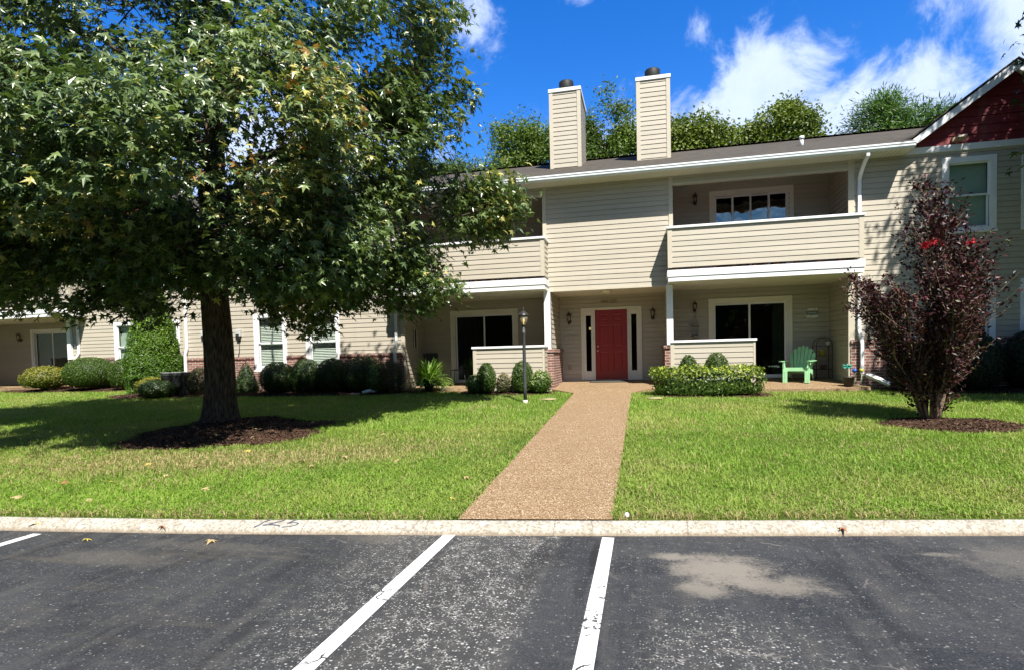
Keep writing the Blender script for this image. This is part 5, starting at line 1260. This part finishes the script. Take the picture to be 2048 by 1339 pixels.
# lamp post
x, y = -2.605, 12.74; z0 = g(x, y)
LP_ = thing('lamp_post', 'black lamp post with a clear glass lantern standing on the lawn left of the walk', 'lamp post', (x, y, z0))
mb = MB(); mb.lathe((x, y, z0), [(.0, .05), (.040, .05), (.038, .4), (.036, 1.55), (.042, 1.56), (.042, 1.60), (.034, 1.61), (.034, 1.66), (.022, 1.68), (.022, 1.71), (0, 1.71)], 20); mb.build('post', POSTM, LP_)
MB().lathe((x, y, z0-.03), [(0, 0), (.06, 0), (.058, .09), (.04, .10), (0, .10)], 16).build('footing', simple('footing_concrete', (.55, .52, .47), .9, .2), LP_)
mb = MB(); zl = z0+1.71
mb.lathe((x, y, zl), [(0, 0), (.03, 0), (.045, .025), (.05, .045), (.035, .05)], 12)
mb.lathe((x, y, zl), [(.112, .235), (.120, .235), (.118, .255), (.095, .285), (.062, .325), (.030, .345), (.018, .352), (.022, .362), (.014, .375), (.020, .39), (.008, .41), (.004, .44), (0, .445)], 16)
for k_ in range(8):
    a = 2*pi*k_/8; mb.tube([(x+cos(a)*.045, y+sin(a)*.045, zl+.045), (x+cos(a)*.078, y+sin(a)*.078, zl+.09), (x+cos(a)*.098, y+sin(a)*.098, zl+.16), (x+cos(a)*.104, y+sin(a)*.104, zl+.235)], .0045, 4)
lan = mb.build('lantern', BLACKM, LP_)
MB().lathe((x, y, zl), [(.040, .047), (.072, .09), (.092, .16), (.098, .234)], 20).build('glass', LAMPGL, lan)
MB().lathe((x, y, zl+.05), [(0, 0), (.015, 0), (.016, .04), (.032, .08), (.030, .115), (0, .14)], 12).build('bulb', BULB, lan)

# green adirondack chair (local coordinates, facing -Y)
def adirondack(loc, rz):
    rt = thing('adirondack_chair', 'light green plastic adirondack chair on the right patio', 'chair', loc, rz)
    L = lambda mb, nm, lab=None: mb.build(nm, CHAIRG, rt, world=False, label=lab, bevel=.004)
    R_ = lambda a: Matrix.Rotation(radians(a), 3, 'X')
    mb = MB()
    for k_ in range(7):
        t = k_/6; yy = -.30+t*.48; zz = .37-.13*t+(.0 if k_ else -.01); mb.obox((0, yy, zz), .53, .072, .018, R_(-15))
    mb.obox((0, -.345, .335), .55, .018, .09); L(mb, 'seat')
    mb = MB(); th = radians(24)
    for k_ in range(7):
        u = (k_-3)/3; w0, w1 = .064, .082; xb, xt = u*.20, u*.275; h = .78-.20*u*u; zb = .22; yb = .20+.02*abs(u)
        def q(xx, s_, off=0): return (xx, yb+s_*sin(th)+off*cos(th)-.03*u*u, zb+s_*cos(th)-off*sin(th))
        pts = [(xb-w0/2, 0), (xb+w0/2, 0), (xt+w1/2, h-.03-.02*max(u, 0)), (xt+w1*.15, h), (xt-w1*.15, h), (xt-w1/2, h-.03+.02*min(u, 0))]
        vs = [q(a, s_, -.011) for a, s_ in pts]+[q(a, s_, .011) for a, s_ in pts]
        mb.add(vs, [(5, 4, 3, 2, 1, 0), (6, 7, 8, 9, 10, 11)]+[(i, (i+1) % 6, 6+(i+1) % 6, 6+i) for i in range(6)])
    mb.obox((0, .36, .50), .58, .03, .06, R_(-24)); mb.obox((0, .49, .79), .50, .025, .05, R_(-24)); L(mb, 'backrest')
    for s_ in (-1, 1):
        mb = MB(); xx = s_*.325
        o = [(-.42, -.065), (-.44, 0), (-.42, .065), (-.1, .06), (.42, .03), (.42, -.03), (-.1, -.06)]
        mb.add([(xx+p[1]*1.0, p[0], .535) for p in o]+[(xx+p[1], p[0], .555) for p in o], [tuple(range(7)), tuple(range(7, 14))[::-1]]+[(i, (i+1) % 7, 7+(i+1) % 7, 7+i) for i in range(7)])
        L(mb, 'armrest')
        mb = MB(); o = [(-.40, 0), (-.31, 0), (-.25, .30), (-.25, .534), (-.41, .534), (-.385, .35)]
        mb.add([(s_*.30, p[0], p[1]) for p in o]+[(s_*.272, p[0], p[1]) for p in o], [tuple(range(6)), tuple(range(6, 12))[::-1]]+[(i, (i+1) % 6, 6+(i+1) % 6, 6+i) for i in range(6)]); mb.box(min(s_*.27, s_*.20), max(s_*.27, s_*.20), -.395, -.375, 0, .30); L(mb, 'leg')
        mb = MB(); o = [(.46, 0), (.50, 0), (.34, .30), (-.25, .36), (-.30, .30), (.22, .20)]
        mb.add([(s_*.268, p[0], p[1]) for p in o]+[(s_*.245, p[0], p[1]) for p in o], [tuple(range(6)), tuple(range(6, 12))[::-1]]+[(i, (i+1) % 6, 6+(i+1) % 6, 6+i) for i in range(6)]); L(mb, 'leg')
adirondack((3.90, 16.05, sz(15.8)), radians(-25))

# potted strap-leaved plant
def strap_plant(x, y, z0):
    rng = np.random.RandomState(3); rt = thing('potted_plant', 'big potted plant with arching strap leaves at the edge of the left patio', 'potted plant', (x, y, z0))
    MB().lathe((x, y, z0), [(0, 0), (.105, 0), (.145, .20), (.16, .205), (.16, .235), (.13, .235), (.12, .20), (0, .20)], 20).build('pot', TERRA, rt)
    Vs, Fs, Cs = [], [], []; n = 430; ns = 7
    for i in range(n):
        a = rng.rand()*2*pi; L = .48+.40*rng.rand(); up = radians(5+78*rng.rand()); w_ = .016+.014*rng.rand(); p = np.array([x+cos(a)*.05, y+sin(a)*.05, z0+.20]); d = np.array([cos(a)*cos(up), sin(a)*cos(up), sin(up)]); s_ = np.array([-sin(a), cos(a), 0])
        V = []
        for k_ in range(ns+1):
            ww = w_*(1-(k_/ns)**2*.85); V += [p-s_*ww, p+s_*ww]; p = p+d*L/ns; d = d+np.array([0, 0, -.17*(k_*.28+.40)]); d /= np.linalg.norm(d)
        b = len(Vs)*2*(ns+1); Vs.append(V); c = (np.array([.09, .19, .02]) if rng.rand() < .45 else np.array([.34, .48, .12]))*(.7+.6*rng.rand()); Cs.append(np.tile(c, (2*(ns+1), 1)))
        Fs.append(b+np.array([(2*k_, 2*k_+1, 2*k_+3, 2*k_+2) for k_ in range(ns)]))
    np_mesh('leaves', np.array(Vs).reshape(-1, 3), [np.concatenate(Fs)], SHRUBL, parent=rt, col=np.concatenate(Cs))
    mb = MB(); mb.lathe((x-.06, y-.19, z0+.26), [(0, 0), (.03, .01), (.035, .04), (0, .07)], 8); mb.build('blossom', WHITEPL, rt)
strap_plant(-5.74, 14.92, sz(14.92)-.01)
mb = MB(); x, y, z0 = -5.35, 14.95, sz(14.95); mb.lathe((x, y, z0), [(0, 0), (.05, 0), (.07, .05), (.03, .09), (.05, .12), (0, .15)], 10); tag(mb.build('garden_ornament', WHITEPL), 'small white ornament on the slab right of the strap leaved plant', 'ornament')
# little black table
def side_table(x0, x1, y0, y1, zt, z0):
    rt = thing('side_table', 'small low black metal table in front of the left sliding door', 'table', ((x0+x1)/2, (y0+y1)/2, z0))
    MB().box(x0, x1, y0, y1, zt-.025, zt).build('tabletop', BLACKM, rt, bevel=.008)
    for a in (x0+.03, x1-.03):
        for b in (y0+.03, y1-.03): MB().tube([(a, b, zt-.025), (a+(.03 if a > (x0+x1)/2 else -.03), b, z0)], .012, 8).build('leg', BLACKM, rt)
side_table(-5.48, -5.02, 15.95, 16.35, 1.27, sz(16.1))
# dark sling chair
rt = thing('patio_chair', 'dark metal sling chair in the corner behind the strap leaved plant', 'chair', (-6.12, 16.3, sz(16.3)), radians(35))
def W0(mb, nm, m_): return mb.build(nm, m_, rt, world=False)
mb = MB(); mb.obox((0, .22, .68), .46, .015, .58, Matrix.Rotation(radians(-14), 3, 'X')); W0(mb, 'backrest', simple('dark_sling', (.03, .032, .035), .8))
mb = MB(); mb.obox((0, -.03, .41), .46, .46, .015, Matrix.Rotation(radians(-4), 3, 'X')); W0(mb, 'seat', MATS['dark_sling'])
for s_ in (-1, 1):
    for f_ in (-1, 1): W0(MB().tube([(s_*.24, f_*.16, .42), (s_*.25, f_*.25, 0)], .012, 8), 'leg', BLACKM)
    W0(MB().tube([(s_*.25, -.22, .40), (s_*.26, -.24, .62), (s_*.26, .18, .63)], .012, 8), 'armrest', BLACKM)
# framed plaque
mb = MB(); mb.box(-6.625, -6.60, 16.05, 16.27, 1.93, 2.46); rt = thing('wall_plaque', 'narrow pale framed plaque hanging on the left porch side wall', 'plaque', (-6.62, 16.16, 1.93)); mb.build('board', BLACKM, rt)
mb = MB(); mb.box(-6.60, -6.59, 16.04, 16.08, 1.92, 2.47); mb.box(-6.60, -6.59, 16.24, 16.28, 1.92, 2.47); mb.build('frame', WHITEPL, rt)
# hanging ornament below the right porch lantern
rt = thing('hanging_ornament', 'pale knotted hanging ornament on the wall below the right porch lantern', 'wall hanging', (1.43, YD-.07, 2.66)); x, y = 1.43, YD-.09
mb = MB(); mb.tube([(x-.02, y, 2.68), (x-.03, y, 2.5), (x-.07, y, 2.36)], .006, 5); mb.tube([(x+.02, y, 2.68), (x+.035, y, 2.5), (x+.075, y, 2.36)], .006, 5)
for xx in (-.07, .075, -.085, .09): mb.tube([(x+xx, y, 2.36), (x+xx*1.05, y, 2.16), (x+xx*.6, y, 2.06)], .011, 5)
mb.build('cords', simple('rope', (.36, .33, .27), .9), rt)
mb = MB(); mb.lathe((x, y, 2.33), [(0, 0), (.09, 0), (.09, .035), (0, .035)], 12); mb.lathe((x, y, 2.0), [(0, 0), (.08, .01), (.11, .04), (.06, .07), (0, .08)], 12); mb.build('ring', MATS['rope'], rt)
# three-slat sign
rt = thing('wall_sign', 'small weathered three slat sign on the wall right of the right sliding door', 'sign', (4.44, YD-.02, 2.45))
SG = simple('sign_paint', (.66, .66, .60), .7, .3, var=.2, vs=20); SGG = simple('sign_paint_green', (.22, .29, .27), .7, .3, var=.2, vs=20)
for zz, m_, w_ in ((2.66, SG, .13), (2.565, SGG, .145), (2.475, SG, .14)):
    o = MB().box(4.44-w_, 4.44+w_, YD-.055, YD-.024, zz-.035, zz+.04).build('slat', m_, rt, bevel=.006)
mb = MB(); mb.tube([(4.33, YD-.058, 2.573), (4.37, YD-.058, 2.583), (4.41, YD-.058, 2.568), (4.46, YD-.058, 2.582), (4.50, YD-.058, 2.57), (4.54, YD-.058, 2.578)], .006, 4); mb.build('lettering', WHITEPL, rt)
# bakers rack with pots
x0, x1, y0, y1, z0 = 4.42, 4.80, 16.48, 16.80, sz(16.6)
rt = thing('plant_rack', 'dark wire plant rack with an arched top in the right patio corner', 'rack', (4.6, 16.65, z0))
mb = MB()
for yy in (y0, y1):
    mb.tube([(x0, yy, z0), (x0, yy, z0+.88)]+[((x0+x1)/2-(x1-x0)/2*cos(t), yy, z0+.88+.20*sin(t)) for t in np.linspace(.2, pi-.2, 8)]+[(x1, yy, z0+.88), (x1, yy, z0)], .009, 6)
mb.build('frame', BLACKM, rt)
for zz in (.25, .60, .86):
    mb = MB()
    for t in np.linspace(0, 1, 7): mb.tube([(x0+(x1-x0)*t, y0, z0+zz), (x0+(x1-x0)*t, y1, z0+zz)], .005, 4)
    for yy in (y0, y1): mb.tube([(x0, yy, z0+zz), (x1, yy, z0+zz)], .007, 4)
    mb.build('shelf', BLACKM, rt)
def pot(x, y, z, r, h, m_, lab): tag(MB().lathe((x, y, z), [(0, 0), (r*.7, 0), (r*.95, h*.85), (r, h*.86), (r, h), (r*.85, h), (0, h*.9)], 14).build('plant_pot', m_), lab, 'pot')
pot(4.73, 16.6, z0+.87, .055, .10, WHITEPL, 'small white pot on the upper shelf of the plant rack')
pot(4.57, 16.55, z0+.61, .09, .15, simple('yellow_glaze', (.30, .30, .04), .4), 'yellow green pot on the middle shelf of the plant rack')
pot(4.62, 16.6, z0+.26, .10, .12, MAUVE, 'dull mauve pot on the lowest shelf of the plant rack')
# garden stakes in a dark planter
pot(4.72, 15.02, sz(15.0), .13, .22, TERRA, 'dark planter on the slab corner under the garden stakes')
for (px_, zz, m_, lab, nm) in ((4.66, 1.19, simple('teal_plastic', (.05, .34, .28), .4), 'teal butterfly garden stake, leftmost of the three stakes', 'butterfly'), (4.82, 1.08, simple('blue_plastic', (.02, .09, .40), .4), 'blue tulip garden stake in the middle of the three stakes', 'tulip'), (4.97, 1.08, simple('yellow_plastic', (.45, .42, .06), .4), 'yellow tulip garden stake, rightmost of the three stakes', 'tulip')):
    yy = 14.93; rt = thing('garden_stake', lab, 'garden stake', (px_, yy, sz(yy))); MB().tube([(px_, yy, sz(yy)-.05), (px_, yy, zz)], .006, 6).build('rod', CHAIRG if nm == 'tulip' else BLACKM, rt)
    mb = MB()
    if nm == 'butterfly':
        for s_ in (-1, 1):
            mb.add([(px_, yy-.005, zz-.02), (px_+s_*.09, yy-.03, zz+.06), (px_+s_*.10, yy-.03, zz), (px_+s_*.05, yy-.02, zz-.06)], [(0, 1, 2, 3)]); mb.tube([(px_+s_*.02, yy-.01, zz+.01), (px_+s_*.085, yy-.035, zz+.03)], .013, 5)
        mb.tube([(px_, yy-.01, zz-.05), (px_, yy-.01, zz+.06)], .010, 6)
    else: mb.lathe((px_, yy, zz-.05), [(0, 0), (.035, .015), (.048, .05), (.045, .10), (.03, .075), (.012, .09), (0, .07)], 8)
    mb.build('butterfly_wings' if nm == 'butterfly' else 'tulip_head', m_, rt)
# door mat
mb = MB(); z = sz(16.5)+.008; mb.add([(-1.50, 16.42, sz(16.42)+.01), (-.46, 16.42, sz(16.42)+.01), (-.42, 16.86, sz(16.86)+.01), (-1.42, 16.86, sz(16.86)+.01), (-1.50, 16.42, sz(16.42)+.02), (-.46, 16.42, sz(16.42)+.02), (-.42, 16.86, sz(16.86)+.02), (-1.42, 16.86, sz(16.86)+.02)], [(0, 3, 2, 1), (4, 5, 6, 7), (0, 1, 5, 4), (1, 2, 6, 5), (2, 3, 7, 6), (3, 0, 4, 7)])
tag(mb.build('door_mat', MATGREY), 'thin grey door mat in front of the red front door', 'door mat')
# cooling unit
x0, x1, y0, y1 = -13.95, -13.15, 14.35, 15.05; z0 = g(-13.5, 14.7)
rt = thing('cooling_unit', 'dark grey outdoor cooling unit half hidden behind the shrubs left of the big trunk', 'air conditioner', (-13.55, 14.7, z0))
MB().box(x0, x1, y0, y1, z0, z0+.66).build('cabinet', ACM, rt, bevel=.03)
mb = MB()
for k_ in range(12): mb.box(x0+.05, x1-.05, y0-.012, y0-.002, z0+.08+k_*.046, z0+.10+k_*.046)
mb.build('grille', BLACKM, rt); MB().box(x0-.01, x1+.01, y0-.01, y1+.01, z0+.661, z0+.70).build('lid', simple('lid_metal', (.22, .23, .22), .5), rt, bevel=.015)
# spare white gutter pieces by the left downspout
mb = MB(); x, y = -7.25, 14.35; z = g(x, y)+.06; mb.tube([(x-.16, y-.06, z), (x, y, z+.05), (x+.14, y+.10, z+.04), (x+.2, y+.25, z+.04)], [.05, .055, .055, .045], 4); tag(mb.build('gutter_elbow', WHITEPL), 'white gutter elbow lying on the bed in front of the left downspout', 'gutter piece')
mb = MB(); x, y = -7.62, 14.28; z = g(x, y)+.04; mb.obox((x, y, z), .24, .09, .05, Matrix.Rotation(.3, 3, 'Z')); tag(mb.build('splash_block', CONC), 'small flat grey block left of the white gutter elbow', 'block')
# valve covers in the lawn
for (x, y, lab) in ((-2.16, 13.32, 'round tan valve cover in the lawn between lamp post and walk'), (.25, 13.5, 'round tan valve cover in the lawn right of the walk')):
    z = g(x, y)+.012; rt = thing('valve_cover', lab, 'valve cover', (x, y, z), group='valve covers in the lawn'); MB().lathe((x, y, z), [(0, 0), (.14, 0), (.14, .025), (.0, .028)], 20).build('lid', simple('lid_plastic', (.17, .20, .08), .8), rt)
    mb = MB(); mb.lathe((x, y, z-.01), [(.145, 0), (.19, 0), (.18, .02), (.145, .028)], 20); mb.build('rim', simple('sandy_rim', (.30, .24, .13), .9), rt)
# small white cup by the walk
mb = MB(); x, y = -.165, 5.31; mb.lathe((x, y, g(x, y)+.005), [(0, 0), (.018, 0), (.022, .03), (.014, .045), (0, .048)], 10); tag(mb.build('sprinkler_head', WHITEPL), 'tiny white sprinkler head at the kerb right of the walk', 'sprinkler')

# fallen leaves
rng = np.random.RandomState(21); tv, tf = star_leaf(); fl = bpy.data.meshes.new('fallen_leaf')
tv2 = tv.copy(); tv2[:, 2] = tv2[:, 2]*1.4+.12*np.sin(tv2[:, 0]*5)*.5; fl.from_pydata(tv2.tolist(), [], tf[0].tolist()); fl.update()
def dryleaf(nm, c):
    m_ = simple(nm, c, .7, .3, var=.25, vs=12); return m_
FM = [dryleaf('dry_leaf_tan', (.36, .27, .14)), dryleaf('dry_leaf_yellow', (.42, .34, .08)), dryleaf('dry_leaf_brown', (.28, .13, .06))]
LAWN = [(-7.95, 6.25), (-6.83, 5.02), (-6.67, 6.62), (-5.85, 6.56), (-5.32, 6.48), (-4.43, 7.35), (-5.95, 10.89), (-4.26, 6.71), (-6.29, 5.71), (-5.89, 6.05), (-5.19, 7.19), (-4.53, 6.96), (-3.2, 7.08), (-2.05, 6.4), (-1.95, 5.6), (-5.91, 5.03), (-7.81, 6.0), (-4.08, 7.28), (-4.22, 8.88), (-4.63, 7.55), (-5.73, 7.46), (-4.9, 5.6), (-6.9, 5.6), (-4.6, 6.2)]
MUL = [(-6.82, 8.07), (-6.02, 7.96), (-5.95, 8.4), (-7.04, 10.1), (-7.6, 7.9), (-6.5, 8.6), (-5.8, 9.3), (-7.9, 8.8)]
ASP = [(-5.92, None, 1), (-5.05, 4.262, 1), (-4.53, None, 2), (-3.82, 4.416, 0), (1.65, None, 2)]
def drop(x, y, z, m_, lab, tilt=.25, s_=None):
    me = fl.copy(); me.materials.append(m_); o = bpy.data.objects.new('fallen_leaf', me); C.objects.link(o)
    o.location = (x, y, z); o.rotation_euler = (rng.randn()*tilt, rng.randn()*tilt, rng.rand()*6.28); q = s_ or .085+.04*rng.rand(); o.scale = (q, q, q)
    tag(o, lab, 'leaf', group='fallen star shaped leaves')
for i, (x, y) in enumerate(LAWN):
    q = [0, 0, 1, 0, 2, 0][i % 6]; drop(x, y, g(x, y)+.035, FM[q], ['pale tan', 'yellow', 'dark brown'][q]+' fallen leaf lying in the '+('brownish dry grass' if y > 6.4 else 'green grass near the kerb')+' of the left lawn')
for x, y in MUL: drop(x, y, g(x, y)+.15, FM[0], 'pale fallen star shaped leaf lying on the mulch around the big tree', .15)
drop(3.67, 8.26, g(3.67, 8.26)+.05, FM[0], 'single pale fallen leaf on the right lawn')
for x, y, c in ASP:
    z = .02 if y else .065; y = y or float(yk(x))-.10; drop(x, y, z, FM[c], {-5.92: 'yellow fallen leaf on the kerb at the far left', -5.05: 'yellow fallen leaf on the asphalt at the far left', -4.53: 'brown curled leaf at the foot of the kerb left of the number', -3.82: 'tan fallen leaf on the asphalt left of the number', 1.65: 'brown fallen leaf at the foot of the kerb right of the walk'}[x], .12)

# woods put in behind the viewer to cut sky light, reflected in the glass
rng = np.random.RandomState(90); Ps = []
for i in range(26):
    a = -2.25+4.5*i/25; R0 = 24+rng.rand()*6; cx, cy = sin(a)*R0*1.25, -4-cos(a)*R0*.8; h = (9+5*rng.rand()) if abs(a) > .55 else 5.5+3*rng.rand()
    n_ = 900; d_ = norm(rng.randn(n_, 3)); Ps.append(np.array([cx, cy, h*.52])+d_*(.4+.6*rng.rand(n_)**.5)[:, None]*np.array([4.0, 3.2, h*.52]))
P = np.concatenate(Ps); P = P[(P[:, 2] > .2) & ((P[:, 1] < -6) | (np.abs(P[:, 0]) > 26))]; n = len(P); tv, tf = oval_leaf(.9)
b_ = rng.rand(n)[:, None]; V, F, c = scatter(tv, tf, P, frames(norm(rng.randn(n, 3)+np.array([0, 0, .6])), rng.randn(n, 3)), .9+.9*rng.rand(n), np.array([.02, .04, .012])*(1-b_)+np.array([.06, .10, .025])*b_)
tag(np_mesh('unseen_woods', V, F, FARL, col=c), 'unseen row of dark trees added across the car park to cut sky light', 'unseen_woods', kind='stuff')
